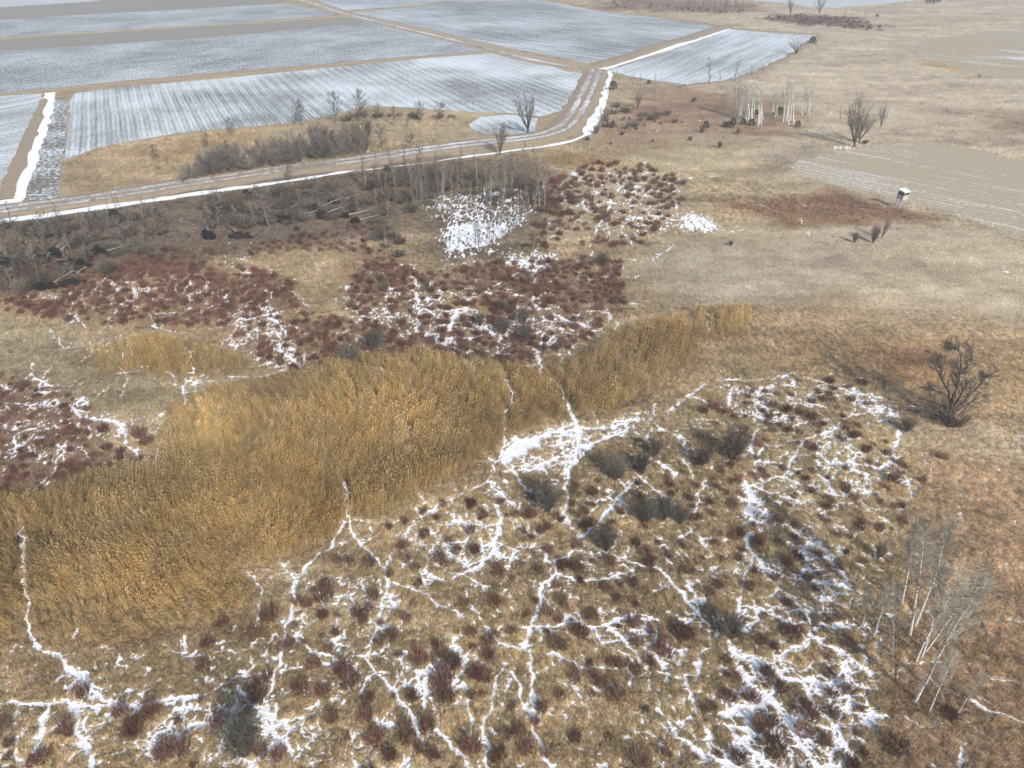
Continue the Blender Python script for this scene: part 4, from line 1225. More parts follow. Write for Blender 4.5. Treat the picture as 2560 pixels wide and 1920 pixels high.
instancer('sedge_grass', np.stack([gx, gy, gzz], 1), np.stack([np.zeros(n), np.zeros(n), rotz], 1), np.stack([sc, sc, sc * rs.uniform(.7, 1.2, n)], 1), rs.randint(0, 6, n),
          np.concatenate([np.clip(tint, 0, 1), np.ones((n, 1))], 1), [grass_mesh(k) for k in range(6)], 'dry tan sedge and grass tufts covering the meadow', 'grass')
print('grass tufts', n)

# reed bed
rx, ry = [], []
for y0, y1, sp in ((25, 70, .36), (70, 100, .42), (100, 150, .55), (150, 230, .8)):
    a_, b_ = jitter_points(y0, y1, sp)
    rx.append(a_); ry.append(b_)
rx, ry = np.concatenate(rx), np.concatenate(ry)
k0 = np.zeros(len(rx), bool)
for poly in REED:
    P = np.array(poly)
    k0 |= (rx > P[:, 0].min() - 4) & (rx < P[:, 0].max() + 4) & (ry > P[:, 1].min() - 4) & (ry < P[:, 1].max() + 4)
rx, ry = rx[k0], ry[k0]
c_, s_, z_, re_, wb_, tr_ = ground_data(rx, ry)
dens = fbm(rx * .16, ry * .16, 91, 3)
keep = (re_ > .15 + .6 * rs.random_sample(len(rx))) & (tr_ < -2.3) & (rs.random_sample(len(rx)) < .35 + 1.3 * np.clip(dens - .18, 0, 1)) & (s_ < .5)
rx, ry, re_, dens = rx[keep], ry[keep], re_[keep], dens[keep]
n = len(rx)
tone = fbm(rx * .08, ry * .12, 93, 4)[:, None]
streak = fbm(rx * .5, ry * .16, 97, 3)[:, None]
tint = (np.array([.45, .30, .125]) * (1 - streak) + np.array([.42, .32, .18]) * streak) * (.5 + .95 * tone) * (.75 + .5 * rs.random_sample((n, 1)))
tint = tint * np.array([1.15, 1.18, 1.18]) + np.array([.0, .012, .012]) * rs.random_sample((n, 1))
sc = (.38 + .62 * np.clip(re_, 0, 1)) * (.5 + .95 * fbm(rx * .13, ry * .13, 95, 3)) * rs.uniform(.75, 1.15, n)
instancer('reed_bed', np.stack([rx, ry, np.zeros(n)], 1), np.stack([rs.normal(0, .07, n) + (.8 * (fbm(rx * .11, ry * .11, 101, 2) - .5)), rs.normal(0, .07, n) + (.9 * (fbm(rx * .11, ry * .11, 103, 2) - .5)), rs.uniform(-.5, .5, n)], 1), np.stack([sc * 1.1, sc * 1.1, sc], 1), rs.randint(0, 6, n),
          np.concatenate([np.clip(tint, 0, 1), np.ones((n, 1))], 1), [reed_mesh(k + 50) for k in range(6)], 'golden dry reed bed sweeping across the marsh', 'reeds')
print('reeds', n)

# ------------------------------------------------------------------ red dogwood
DOG = {  # area -> polygon(s), spacing, label, group
 'foreground centre': (0, [(640, 1280), (850, 1150), (1050, 1060), (1250, 1050), (1240, 1250), (1180, 1400), (1170, 1659), (640, 1659), (560, 1450)], 1.5, 'maroon dogwood clump in the marsh at the lower centre', 'dogwood clumps at the lower centre'),
 'foreground right': (0, [(1250, 1050), (1450, 1010), (1600, 1000), (1640, 1250), (1600, 1400), (1560, 1659), (1170, 1659), (1180, 1400), (1240, 1250)], 1.7, 'maroon dogwood clump right of the long central snow trail', 'dogwood clumps right of the central trail'),
 'right web': (0, [(1600, 1420), (1760, 1380), (1880, 1500), (1880, 1659), (1560, 1659)], 1.5, 'brown red dogwood clump in the thick snow web', 'dogwood clumps in the snow web'),
 'right mid': (0, [(1560, 920), (1650, 840), (1800, 820), (1900, 900), (1950, 1060), (1860, 1220), (1760, 1300), (1620, 1250)], 1.55, 'brown red dogwood clump left of the gnarled tree', 'dogwood clumps left of the gnarled tree'),
 'bottom left': (0, [(200, 1500), (330, 1500), (560, 1500), (640, 1659), (200, 1659), (0, 1659), (0, 1560)], 2.2, 'maroon dogwood clump in the bottom left corner', 'dogwood clumps in the bottom left corner'),
 'left red': (0, [(60, 650), (250, 580), (480, 570), (620, 610), (640, 680), (760, 700), (880, 745), (830, 775), (660, 800), (600, 780), (480, 700), (300, 700), (180, 690), (-60, 660)], .95, 'dark red dogwood shrub in the thicket left of centre', 'dogwood thicket left of centre'),
 'left edge': (0, [(-60, 810), (90, 835), (190, 905), (200, 980), (330, 980), (200, 1040), (-60, 1075)], 1.1, 'dark red dogwood shrub in the thicket at the left edge', 'dogwood thicket at the left edge'),
 'centre': (0, [(760, 640), (800, 540), (900, 600), (1150, 560), (1340, 570), (1340, 660), (1250, 740), (1130, 780), (1000, 790), (880, 740), (780, 680)], 1.1, 'dark red dogwood shrub in the snowy thicket behind the reed bed', 'dogwood thicket behind the reed bed'),
 'upper': (0, [(1190, 400), (1300, 350), (1450, 370), (1480, 420), (1360, 540), (1200, 520), (1130, 560)], 1.6, 'russet dogwood shrub right of the grey sapling wood', 'dogwood shrubs right of the sapling wood'),
 'wind': (0, [(0, 600), (200, 560), (480, 540), (700, 500), (830, 480), (820, 540), (640, 540), (450, 560), (250, 590), (60, 640)], 1.4, 'russet dogwood shrub below the uprooted trees', 'dogwood shrubs below the uprooted trees'),
 'far': (3, [(480, 118), (700, 98), (1100, 112), (1330, 180), (1200, 192), (900, 162), (600, 135)], 4.2, 'far dark red shrub in the red patch by the top edge', 'far red shrubs'),
 'farleft': (3, [(-450, 0), (250, 70), (480, 75), (300, 90), (-450, 50)], 5.5, 'far brownish red shrub before the distant grove', 'far brown red shrubs'),
 'road': (2, [(1700, 720), (1900, 740), (2150, 760), (2200, 790), (2000, 810), (1850, 840), (1700, 800)], 3.2, 'reddish shrub on the slope right of the broad white ditch', 'shrubs right of the broad ditch'),
}
dogs = []
EXPL = [(8, (1330, 660), 1.35, 'foreground centre'), (8, (1550, 790), 1.7, 'foreground right'), (8, (1410, 880), 1.6, 'foreground right'), (8, (950, 940), 1.5, 'foreground centre'), (8, (1520, 370), 1.5, 'foreground right'), (8, (1000, 590), 1.5, 'foreground centre'),
        (8, (1025, 400), 1.5, 'foreground centre'), (8, (750, 260), 1.3, 'foreground centre'), (8, (430, 310), 1.3, 'foreground centre'), (8, (1790, 1200), 1.8, 'foreground right'), (8, (660, 1080), 1.9, 'foreground centre'), (8, (680, 1200), 1.8, 'foreground centre'), (8, (730, 1000), 1.6, 'foreground centre'),
        (8, (510, 960), 1.5, 'foreground centre'), (8, (1510, 1060), 1.4, 'foreground right'), (8, (1670, 1110), 1.2, 'foreground right'), (8, (2090, 910), 1.6, 'foreground right'), (8, (1990, 970), 1.2, 'foreground right'), (8, (840, 1530), 1.7, 'foreground centre'), (8, (1020, 1590), 1.4, 'foreground centre'),
        (8, (1150, 1420), 1.2, 'foreground centre'), (8, (1190, 1530), 1.2, 'foreground right'), (8, (1920, 1610), 1.5, 'foreground right'), (8, (350, 810), 1.4, 'foreground centre'), (8, (260, 840), 1.2, 'foreground centre'), (8, (60, 1100), 1.9, 'foreground centre'), (8, (20, 1020), 1.6, 'foreground centre'), (8, (170, 1330), 1.4, 'foreground centre'),
        (8, (230, 1480), 1.6, 'foreground centre'), (8, (420, 1400), 1.3, 'foreground centre'), (8, (560, 1400), 1.5, 'foreground centre'), (8, (440, 1470), 1.3, 'foreground centre'), (8, (1730, 330), 1.3, 'foreground right'), (8, (1720, 510), 1.3, 'foreground right'), (8, (1880, 470), 1.2, 'foreground right'), (8, (1620, 680), 1.3, 'foreground right'), (8, (1340, 260), 1.2, 'foreground right'), (8, (1960, 270), 1.3, 'foreground right'),
        (8, (1290, 130), 1.2, 'foreground right'), (8, (1710, 120), 1.2, 'foreground right'), (8, (870, 260), 1.3, 'foreground centre'), (8, (840, 130), 1.2, 'foreground centre'), (8, (640, 300), 1.2, 'foreground centre'), (8, (200, 340), 1.4, 'foreground centre'), (8, (940, 1070), 1.3, 'foreground centre'), (8, (870, 1060), 1.3, 'foreground centre'), (8, (1880, 730), 1.2, 'foreground right'), (8, (1900, 840), 1.2, 'foreground right'), (8, (2190, 800), 1.5, 'foreground right'),
        (9, (500, 1390), 1.4, 'right web'), (9, (610, 1530), 1.9, 'right web'), (9, (460, 1210), 1.4, 'right web'), (9, (560, 1040), 1.4, 'right web'), (9, (790, 1420), 1.4, 'right web'), (9, (830, 1310), 1.5, 'right web'), (9, (920, 1480), 1.3, 'right web'), (9, (640, 1140), 1.3, 'right web'), (9, (960, 1050), 1.2, 'right web'), (9, (310, 1200), 1.4, 'right web'), (9, (350, 1070), 1.2, 'right web'), (9, (600, 1370), 1.3, 'right web'), (9, (370, 1590), 1.4, 'right web'), (9, (980, 1180), 1.2, 'right web'), (9, (1080, 1150), 1.2, 'right web'), (9, (990, 1310), 1.2, 'right web'),
        (9, (1370, 1510), 1.9, 'right web'), (9, (1720, 1310), 1.5, None), (9, (720, 790), 1.8, 'right mid'), (9, (510, 210), 1.7, 'right mid'), (9, (680, 590), 1.2, 'right mid'), (9, (1030, 680), 1.2, 'right mid'), (9, (700, 330), 1.3, 'right mid'), (9, (30, 800), 1.6, 'foreground right'), (9, (50, 390), 1.3, 'foreground right'), (9, (190, 530), 1.2, 'foreground right'), (9, (250, 480), 1.2, 'foreground right'), (9, (440, 490), 1.2, 'right mid'), (9, (870, 500), 1.1, 'right mid'), (9, (1430, 70), 1.2, None), (9, (930, 60), 1.2, 'right mid'), (9, (1100, 880), 1.3, 'right web'),
        (6, (1690, 1300), 1.5, None), (6, (1370, 1450), 1.6, 'right mid'), (6, (1550, 1450), .9, None), (6, (840, 1050), 1.6, 'right mid'), (6, (680, 1000), 1.4, 'right mid'), (6, (590, 970), 1.3, 'right mid'), (6, (960, 900), 1.2, 'right mid'), (6, (1170, 830), 1.2, 'right mid'), (6, (220, 980), 1.5, 'right mid'), (6, (150, 1010), 1.4, 'right mid'), (6, (280, 1010), 1.3, 'right mid'),
        (7, (860, 1420), 1.9, 'bottom left'), (7, (970, 1300), 1.5, 'bottom left'), (7, (260, 1600), 1.5, 'bottom left'), (7, (20, 1380), 1.5, 'bottom left'), (7, (1050, 1570), 1.7, 'bottom left'), (7, (1160, 1530), 1.6, 'bottom left'), (7, (1400, 1400), 1.6, 'bottom left'), (7, (1660, 1200), 1.6, 'bottom left'), (7, (1740, 680), 1.9, None), (7, (1650, 800), 1.3, None), (7, (1340, 870), 1.3, None), (7, (1320, 1010), 1.3, None), (7, (1940, 1140), 1.7, 'foreground centre'), (7, (2080, 1170), 1.3, 'foreground centre'), (7, (2020, 1000), 1.4, 'foreground centre'), (7, (540, 1170), 1.4, 'bottom left'), (7, (780, 1290), 1.2, 'bottom left'), (7, (2090, 560), 1.8, 'foreground centre'), (7, (2080, 680), 1.4, 'foreground centre'), (7, (1440, 720), 1.2, None),
        (4, (900, 1160), 1.9, 'left edge'), (4, (670, 1130), 1.4, 'left edge'), (4, (690, 1250), 1.4, 'left edge'), (4, (950, 1210), 1.7, 'left edge')]
SOLO = {  # explicit clumps that have a look or neighbour of their own
 (9, (1720, 1310)): 'lone dark dogwood clump below the leaning birches', (9, (1430, 70)): 'small brown dogwood clump above the birches at the right',
 (6, (1690, 1300)): 'lone dark red clump in the grass below the gnarled tree', (6, (1550, 1450)): 'tiny reddish clump alone in the grass below the gnarled tree',
 (7, (1740, 680)): 'dark maroon clump at the lower reed bed edge, just left of the snow trail', (7, (1650, 800)): 'small maroon clump under the reed bed edge, lower left of the larger one',
 (7, (1340, 870)): 'dull maroon clump amid snow flecks below the reed bed', (7, (1320, 1010)): 'small maroon clump alone in tan sedge at the lower left', (7, (1440, 720)): 'faint reddish clump half inside the lower reed bed edge'}
for rg_, p_, s_, area in EXPL:
    x_, y_ = gp(rg_, *p_)
    dogs.append((x_, y_, s_, area, SOLO.get((rg_, p_))))
for area, (rg_, poly, spc, lab, grp) in DOG.items():
    G = gpts(rg_, poly)
    P = np.array(G)
    nx = int((P[:, 0].max() - P[:, 0].min()) / spc) + 1
    ny = int((P[:, 1].max() - P[:, 1].min()) / spc) + 1
    xx, yy = np.meshgrid(P[:, 0].min() + np.arange(nx) * spc, P[:, 1].min() + np.arange(ny) * spc)
    xx = xx.ravel() + rs.uniform(-.6, .6, xx.size) * spc
    yy = yy.ravel() + rs.uniform(-.6, .6, yy.size) * spc
    _, sn_, _, re_, _, _ = ground_data(xx, yy)
    dn = fbm(xx * .22, yy * .22, 111, 2)
    k = (sdist(G, xx, yy) > -1.0) & (sn_ < .25) & (re_ < .3) & (rs.random_sample(len(xx)) < .25 + 1.5 * np.clip(dn - .22, 0, 1))
    for x_, y_ in zip(xx[k], yy[k]):
        if any((x_ - q[0]) ** 2 + (y_ - q[1]) ** 2 < (.75 * q[2]) ** 2 for q in dogs[:len(EXPL)]): continue
        dogs.append((x_, y_, RG.uniform(.55, 1.3) * (1.5 if area.startswith('far') else 1.35 if area == 'upper' else 1.1 if area in ('left red', 'centre', 'wind') else .95), area, None))
print('dogwood', len(dogs))
dog_me = [dogwood_mesh(300 + k) for k in range(9)]
def pix(x, y):
    z = y * CP + CAM_H * SP
    return 1280 + FPX * x / z, 960 - FPX * (y * SP - CAM_H * CP) / z
boxes = {}
for q in dogs:
    boxes.setdefault(q[3], []).append(pix(q[0], q[1]))
boxes = {k: (np.percentile(np.array(v), 33, axis=0), np.percentile(np.array(v), 67, axis=0)) for k, v in boxes.items()}
def place_word(x, y, key):
    u, v = pix(x, y)
    lo, hi = boxes[key]
    a_ = 'upper' if v < lo[1] else 'lower' if v > hi[1] else 'middle'
    b_ = 'left' if u < lo[0] else 'right' if u > hi[0] else 'centre'
    return a_ + ' ' + b_
def size_word(s_):
    return 'small ' if s_ < .85 else 'large ' if s_ > 1.35 else ''
def show(q):
    d = math.sqrt(q[0] ** 2 + q[1] ** 2 + CAM_H ** 2)
    return -q[2] / d - (1 if q[4] else 0)
dogs.sort(key=show)
for q in dogs[:300]:
    o = bpy.data.objects.new('dogwood_shrub', RG.choice(dog_me))
    COL.objects.link(o)
    o.location = (q[0], q[1], .02)
    s_ = q[2] * .95
    o.scale = (s_ * RG.uniform(.85, 1.2), s_ * RG.uniform(.85, 1.2), s_ * RG.uniform(.8, 1.05))
    o.rotation_euler = (RG.gauss(0, .06), RG.gauss(0, .06), RG.uniform(0, 6.28))
    if q[4]: tag(o, q[4], 'shrub')
    else: tag(o, size_word(q[2]) + DOG[q[3]][3] + ', ' + place_word(q[0], q[1], q[3]) + ' part', 'shrub', DOG[q[3]][4])
rest = dogs[300:]
n = len(rest)
sc = np.array([q[2] for q in rest])
instancer('dogwood_thicket', np.array([(q[0], q[1], .02) for q in rest]), np.stack([np.zeros(n), np.zeros(n), rs.uniform(0, 6.28, n)], 1), np.stack([sc, sc, sc * rs.uniform(.7, 1.0, n)], 1), rs.randint(0, 9, n),
          np.ones((n, 4)), dog_me, 'dark red dogwood thickets spread through the marsh', 'shrubs')

# ------------------------------------------------------------------ grey willow shrubs
W = Kind([lambda s=s: make_bush(400 + s, 2.6) for s in range(5)], 2.6)
for rg_, b_, t_, wd, lab in [
    (5, (1330, 1640), (1330, 1440), 1.15, 'round dark grey willow shrub below the bright snow patch'),
    (5, (1770, 1440), (1765, 1255), 1.0, 'grey umbrella shaped willow shrub right of the snow fan'),
    (5, (2020, 1290), (2020, 1150), .9, 'dark grey willow shrub, upper one of the pair right of the snow fan'),
    (5, (1940, 1390), (1940, 1240), .9, 'grey willow shrub, lower one of the pair right of the snow fan'),
    (6, (330, 1310), (330, 1060), .95, 'tall dark willow shrub left of the central snow runnel'),
    (6, (140, 1350), (140, 1190), 1.0, 'fan shaped willow shrub on a snowy spot beside the taller one'),
    ('mid', (1720, 1420), (1700, 1060), 1.0, 'spreading grey willow thicket, left stem of the wide clump below the pair'),
    ('mid', (1960, 1400), (1960, 1020), 1.0, 'spreading grey willow thicket, middle of the wide clump'),
    ('mid', (2200, 1430), (2180, 1130), 1.0, 'low grey willow shrub at the right end of the wide clump'),
    (8, (1710, 250), (1710, 70), .9, 'grey willow shrub with reddish top beside the diagonal trail'),
    (7, (1590, 1560), (1560, 1240), .9, 'large grey willow shrub with snow under it at the lower left'),
    (9, (320, 810), (290, 620), 1.1, 'grey green willow shrub beside the snowy hollow at the lower right'),
    (9, (1270, 300), (1270, 160), .8, 'small dark green grey shrub standing alone at the right'),
    (5, (70, 700), (70, 540), 1.3, 'dark grey shrub, lower left of the touching pair above the reed bed'),
    (5, (230, 600), (230, 460), 1.3, 'dark grey shrub, upper right of the touching pair above the reed bed'),
    (5, (900, 450), (900, 345), .9, 'small grey willow shrub left of the central dark thicket'),
    (5, (1050, 500), (1060, 385), 1.2, 'dark willow shrub, left of the central dark thicket trio'),
    (5, (1190, 545), (1180, 430), 1.3, 'dark willow shrub, right and lowest of the central dark thicket'),
    (5, (1180, 440), (1175, 310), .9, 'grey willow shrub with red stems at the top of the central dark thicket'),
    (5, (1040, 360), (1050, 270), 1.2, 'low olive grey shrub at the upper end of the central dark thicket'),
    (5, (560, 205), (560, 120), .7, 'small dark shrub on the snow at the head of the looping trail'),
    (5, (295, 240), (295, 150), 1.0, 'grey shrub in the upper left of the snowy dogwood thicket'),
    (5, (1210, 190), (1210, 110), .9, 'grey shrub beside the straight snow runnel behind the reeds'),
    (5, (1690, 60), (1690, -40), 1.3, 'round grey willow shrub at the right end of the dogwood thicket'),
    (6, (1450, 1130), (1420, 1000), 1.2, 'low brown grey shrub at the lower end of the snowy strip by the gnarled tree'),
    (3, (255, 950), (255, 900), 1.2, 'dark grey shrub in pale grass below the white grove'),
    (3, (140, 855), (140, 810), 1.3, 'low grey shrub left of the junipers by the white grove'),
    (3, (370, 860), (370, 820), 1.2, 'grey shrub with a white stone in front of the junipers'),
    (3, (90, 655), (90, 620), 2.0, 'low wide dark shrub left of the white grove'),
    (3, (65, 905), (65, 870), 1.6, 'small low brown shrub far left of the pale grass knoll'),
    (3, (325, 1580), (325, 1540), 1.3, 'single small brown shrub in the meadow left of the forked bush'),
    (2, (1590, 905), (1590, 870), 1.9, 'dark shrub at the foot of the broad white ditch'),
    (2, (1650, 860), (1650, 795), 1.3, 'dark shrub on the right bank at the lower end of the broad ditch'),
    (2, (2010, 915), (2010, 890), 1.6, 'tiny dark shrub in the meadow right of the ditch bend'),
    (2, (1815, 870), (1815, 840), 1.6, 'small brown shrub on the slope right of the broad ditch'),
    (2, (1740, 930), (1740, 910), 2.0, 'low brown shrub in the grass below the ditch bend'),
    (3, (1190, 925), (1190, 895), 2.2, 'low dark brush right of the foot of the bushy tree by the stubble field'),
    (3, (1240, 1560), (1240, 1425), .75, 'upright grey bush beside the leaning dead stem in the right meadow'),
    (3, (1120, 1560), (1115, 1475), .75, 'thin grey bush left of the upright one in the right meadow'),
    (4, (150, 250), (130, 130), 1.3, 'grey brush at the left edge above the red thicket'),
    (4, (700, 130), (690, 0), 1.4, 'dark olive brush at the right end of the fallen trees'),
    (9, (850, 740), (850, 600), .6, 'thin dark sapling bush on the snow band at the lower right'),
]:
    W.put(rg_, b_, t_, lab, 'shrub', 'grey willow shrubs', wide=wd * .74, lean=False)
W.close()

# ------------------------------------------------------------------ the gnarled tree at the right, limb by limb
def big_tree():
    rg = random.Random(5)
    base = Vector((*gp('tree', 1200, 1440), 0))
    dist = math.sqrt(base.x ** 2 + base.y ** 2 + CAM_H ** 2)
    away = Vector((base.x, base.y, 0)).normalized()
    eye = Vector((0, 0, CAM_H))
    K, B, T = MB(), MB(), MB()
    def P(x, y, dep=0.0):
        d = Vector(ray(*px('tree', x, y)))
        t = ((base - eye).dot(away) + dep) / d.dot(away)
        return eye + d * t - base
    limbs = [(.34, [(1205, 1470, 0), (1200, 1330, 0), (1205, 1200, 0), (1215, 1080, 0)]),
             (.24, [(1200, 1190, .0), (1170, 980, -.3), (1090, 830, -.6), (1010, 690, -.8), (960, 560, -1.0), (905, 400, -1.2)]),
             (.16, [(1060, 790, -.5), (1090, 690, -.2), (1030, 600, 0), (1010, 560, 0)]),
             (.24, [(1215, 1150, .0), (1260, 1000, .2), (1310, 850, .4), (1335, 700, .5), (1340, 560, .3), (1310, 420, .1), (1320, 290, .2)]),
             (.16, [(1340, 750, .4), (1420, 680, .9), (1475, 600, 1.2), (1490, 480, 1.3), (1480, 380, 1.4)]),
             (.17, [(1260, 1090, .2), (1270, 900, .9), (1280, 760, 1.2), (1290, 600, 1.4)]),
             (.2, [(1240, 1200, 0), (1330, 1050, -.6), (1400, 930, -.9), (1415, 800, -1.2), (1420, 740, -1.2)]),
             (.2, [(1230, 1260, 0), (1360, 1160, .5), (1480, 1020, .9), (1570, 930, 1.2), (1700, 790, 1.4), (1820, 690, 1.6)]),
             (.13, [(1560, 940, 1.1), (1640, 850, .5), (1690, 770, .3)]),
             (.13, [(1230, 1290, 0), (1400, 1180, -.8), (1520, 1110, -1.2), (1610, 1060, -1.4)]),
             (.13, [(1200, 1100, 0), (1080, 1000, .8), (960, 980, 1.4), (890, 960, 1.7)]),
             (.13, [(1310, 420, .1), (1250, 400, .3), (1180, 370, .5)]),
             (.15, [(1190, 1350, 0), (1080, 1260, -.8), (940, 1200, -1.4), (860, 1210, -1.8)])]
    for r, pl in limbs:
        pts = [P(*p) for p in pl]
        sm = []
        for a_, b_ in zip(pts[:-1], pts[1:]):
            sm += [a_, a_.lerp(b_, .5) + rvec(rg, .07)]
        sm.append(pts[-1])
        n = len(sm)
        K.tube(sm, [r * .54 * (1.05 - .8 * i / (n - 1)) for i in range(n)], 6)
        if r < .3:
            furnish(rg, sm, r, B, T, .2, 15, 1.15, .8, .05, 14, .7, r * .26, .018, lambda t: 1.2 - .45 * t, .18)
    # dense shoots at the foot
    for i in range(120):
        a_ = rg.uniform(0, 6.28)
        q = rg.random() ** .5
        tp = wander(rg, Vector((math.cos(a_) * .9 * q, math.sin(a_) * .9 * q, 0)), Vector((math.cos(a_) * .6, math.sin(a_) * .6, 1)), rg.uniform(1.2, 3.6), 3, .1)
        B.tube(tp, [.03, .022, .014, .007], 3)
        for k in range(5):
            q2, e = along(tp, rg.uniform(.3, 1))
            T.tube(wander(rg, q2, side_dir(rg, e, .6), rg.uniform(.4, .9), 1, .1), [.012, .006], 3)
    o = finish('gnarled_tree', [('trunk', K, M['bark_dark']), ('branches', B, M['bark_dark']), ('twigs', T, M['twig'])])
    o.location = base
    tag(o, 'big gnarled dark bare tree with spreading limbs at the right edge', 'tree')
    return base
bt = big_tree()

def log_between(p, q, r, name, label, mat='log', cat='log', group=None, twigs=10, h=.25):
    rg = random.Random(int(abs(p.x) * 100) + 3)
    a_, b_ = p + Vector((0, 0, h * .6)), q + Vector((0, 0, h))
    mid = a_.lerp(b_, .5) + Vector((rg.gauss(0, .1), rg.gauss(0, .1), .08))
    K, T = MB(), MB()
    K.tube([a_, mid, b_], [r, r * .8, r * .45], 6, cap=True)
    for k in range(twigs):
        s, e = along([a_, mid, b_], rg.uniform(.35, 1))
        T.tube(wander(rg, s, side_dir(rg, e, rg.uniform(.5, 1.1)), rg.uniform(.5, 1.5), 2, .15), [.03, .02, .01], 3)
    o = finish(name, [('stem', K, M[mat]), ('side_branches', T, M['twig'])])
    return tag(o, label, cat, group)
def G3(reg, x, y): return Vector((*gp(reg, x, y), 0))
for k, (a_, b_, lab) in enumerate([((1150, 1300), (620, 1270), 'limb shadow built as a dark branch left of the gnarled tree, longest one'), ((1180, 1390), (820, 1370), 'limb shadow built as a dark branch at the very foot of the gnarled tree'), ((1150, 1220), (720, 1090), 'limb shadow built as a dark branch behind and left of the gnarled tree'), ((1180, 1420), (960, 1330), 'short limb shadow built as a dark branch among snow scraps under the gnarled tree')]):
    log_between(G3('tree', *a_), G3('tree', *b_), .16, 'limb_shadow_branch', lab, 'bark_dark', 'branch', None, 26)  # dark branch shapes stand in for the limbs' shadow streaks on the ground

# brush left of the gnarled tree
SD = Kind([lambda s=s: make_slender(500 + s, 5.0, 'bark_dark', 'twig', 22, 7, .2, 'bare_sapling') for s in range(3)], 5.0)
for b_, t_, lab in [((330, 1240), (320, 930), 'bare sapling rising from the snow left of the gnarled tree, left one'), ((400, 1230), (430, 1000), 'bare sapling rising from the snow left of the gnarled tree, middle one'), ((510, 1180), (495, 840), 'bare sapling left of the gnarled tree, tallest and rightmost one'), ((60, 1260), (20, 1110), 'short bare sapling on the snow, left end of the row by the gnarled tree')]:
    SD.put('tree', b_, t_, lab, 'sapling', 'saplings by the gnarled tree', wide=1.3)
SD.put(9, (1385, 1105), (1395, 690), 'dark crooked bare tree left of the leaning birches', 'tree', wide=.9)

# ------------------------------------------------------------------ leaning birches at the lower right
GV = Kind([lambda s=s: make_birch(650 + s, 12.0, ntw=6, nb=16, rk=.0125) for s in range(4)], 12.0)
BI = Kind([lambda s=s: make_birch(600 + s, 14.0) for s in range(6)], 14.0)
for b_, t_, lab in [((1170, 755), (1230, 500), 'short slim birch, leftmost of the birches at the lower right'), ((1245, 810), (1345, 430), 'slim birch, second from the left of the lower right birches'), ((1362, 785), (1425, 470), 'slim pale birch rising behind the dark crooked tree'),
                    ((1425, 600), (1575, 60), 'tall birch with a speckled trunk, topmost of the lower right birches'), ((1478, 795), (1640, 140), 'tall straight birch, left stem of the close pair at the middle of the clump'), ((1510, 735), (1760, 110), 'tall birch, right stem of the close pair at the middle of the clump'),
                    ((1518, 965), (1740, 380), 'white birch, left stem of the pair above the largest leaning birch'), ((1548, 945), (1790, 400), 'white birch, right stem of the pair above the largest leaning birch'), ((1572, 905), (1930, 350), 'curving thin birch right of the white pair'),
                    ((1510, 1220), (1930, 500), 'longest leaning birch with a forked base, front of the clump'), ((1600, 1285), (1800, 900), 'short leaning birch, second from the front'), ((1783, 1300), (1930, 1040), 'short thin leaning birch, rightmost and nearest'), ((1728, 755), (1830, 560), 'small thin birch behind the curving one')]:
    BI.put(9, b_, t_, lab, 'birch', 'leaning birches at the lower right')
for b_, lab in [((405, 825), 1), ((460, 845), 0), ((487, 855), 0), ((530, 865), 0), ((560, 865), 0), ((592, 872), 0), ((625, 885), 0), ((670, 885), 0), ((712, 960), 0), ((742, 872), 0), ((780, 800), 0), ((847, 980), 0), ((866, 960), 0), ((905, 962), 0), ((935, 870), 0), ((1165, 835), 2), ((1200, 805), 0), ((1312, 922), 0), ((1345, 900), 0), ((1372, 912), 0), ((1410, 965), 0), ((1440, 900), 0), ((1502, 932), 3), ((1660, 795), 0), ((1690, 785), 0), ((1722, 795), 0), ((1755, 805), 0), ((1800, 785), 0), ((1390, 860), 0), ((1120, 740), 0), ((690, 800), 0), ((510, 800), 0)]:
    ht = RG.uniform(560, 740) if b_[0] < 1000 or b_[0] > 1280 and b_[0] < 1560 else RG.uniform(430, 560)
    label = {0: 'white trunked birch in the grove at the upper right', 1: 'white birch at the left end of the upper right grove', 2: 'pale thin birch in the gap of the upper right grove', 3: 'leaning white birch just left of the round juniper'}[lab]
    GV.put('grove', b_, (b_[0] + RG.uniform(5, 60), b_[1] - ht), label, 'birch', 'upper right birch grove', wide=1.5)

# ------------------------------------------------------------------ bare trees along track and fields
V = Kind([lambda s=s: make_vase(700 + s, 11.0, 9, .42, 'bark_dark', 'twig', 11, 10, twr=.02) for s in range(2)], 11.0)
V.put('lone', (1030, 975), (1010, 215), 'lone vase shaped bare tree beside the bend of the farm track', 'tree', wide=1.05)
V.put('lone', (520, 1370), (560, 740), 'multi stemmed bare tree between the track and the sapling wood', 'tree', wide=1.0)
V.put(3, (750, 352), (752, 245), 'round crowned bare tree at the right corner of the white field', 'tree', wide=1.5)
V.put(3, (710, 97), (712, -20), 'tall bare tree at the top edge, left of two', 'tree', wide=.8)
V.put(3, (897, 92), (905, -25), 'tall bare tree at the top edge, right of two', 'tree', wide=1.1)
V.put(2, (1915, 697), (1925, 570), 'bare tree on the slope right of the broad white ditch', 'tree', wide=1.2)
V.put(3, (1290, 826), (1320, 665), 'slim reddish bare tree right of the bushy tree by the stubble field', 'tree', wide=.55)
V.put('bush', (560, 1080), (640, 160), 'dark bushy many stemmed bare tree at the corner of the stubble field', 'tree', wide=.95)
V.put('bush', (640, 1010), (800, 420), 'leaning dark bare stem clump behind the bushy tree at the stubble field', 'tree', wide=1.1)
V.put(3, (1295, 1535), (1365, 1375), 'leaning dead tree in the right meadow below the hunting stand', 'tree', wide=.6)
C = Kind([lambda s=s: make_conic(720 + s, 9.0) for s in range(3)], 9.0)
C.put('hedge2', (210, 480), (190, 85), 'pointed bare tree, left of two at the field edge behind the thicket', 'tree', wide=1.0)
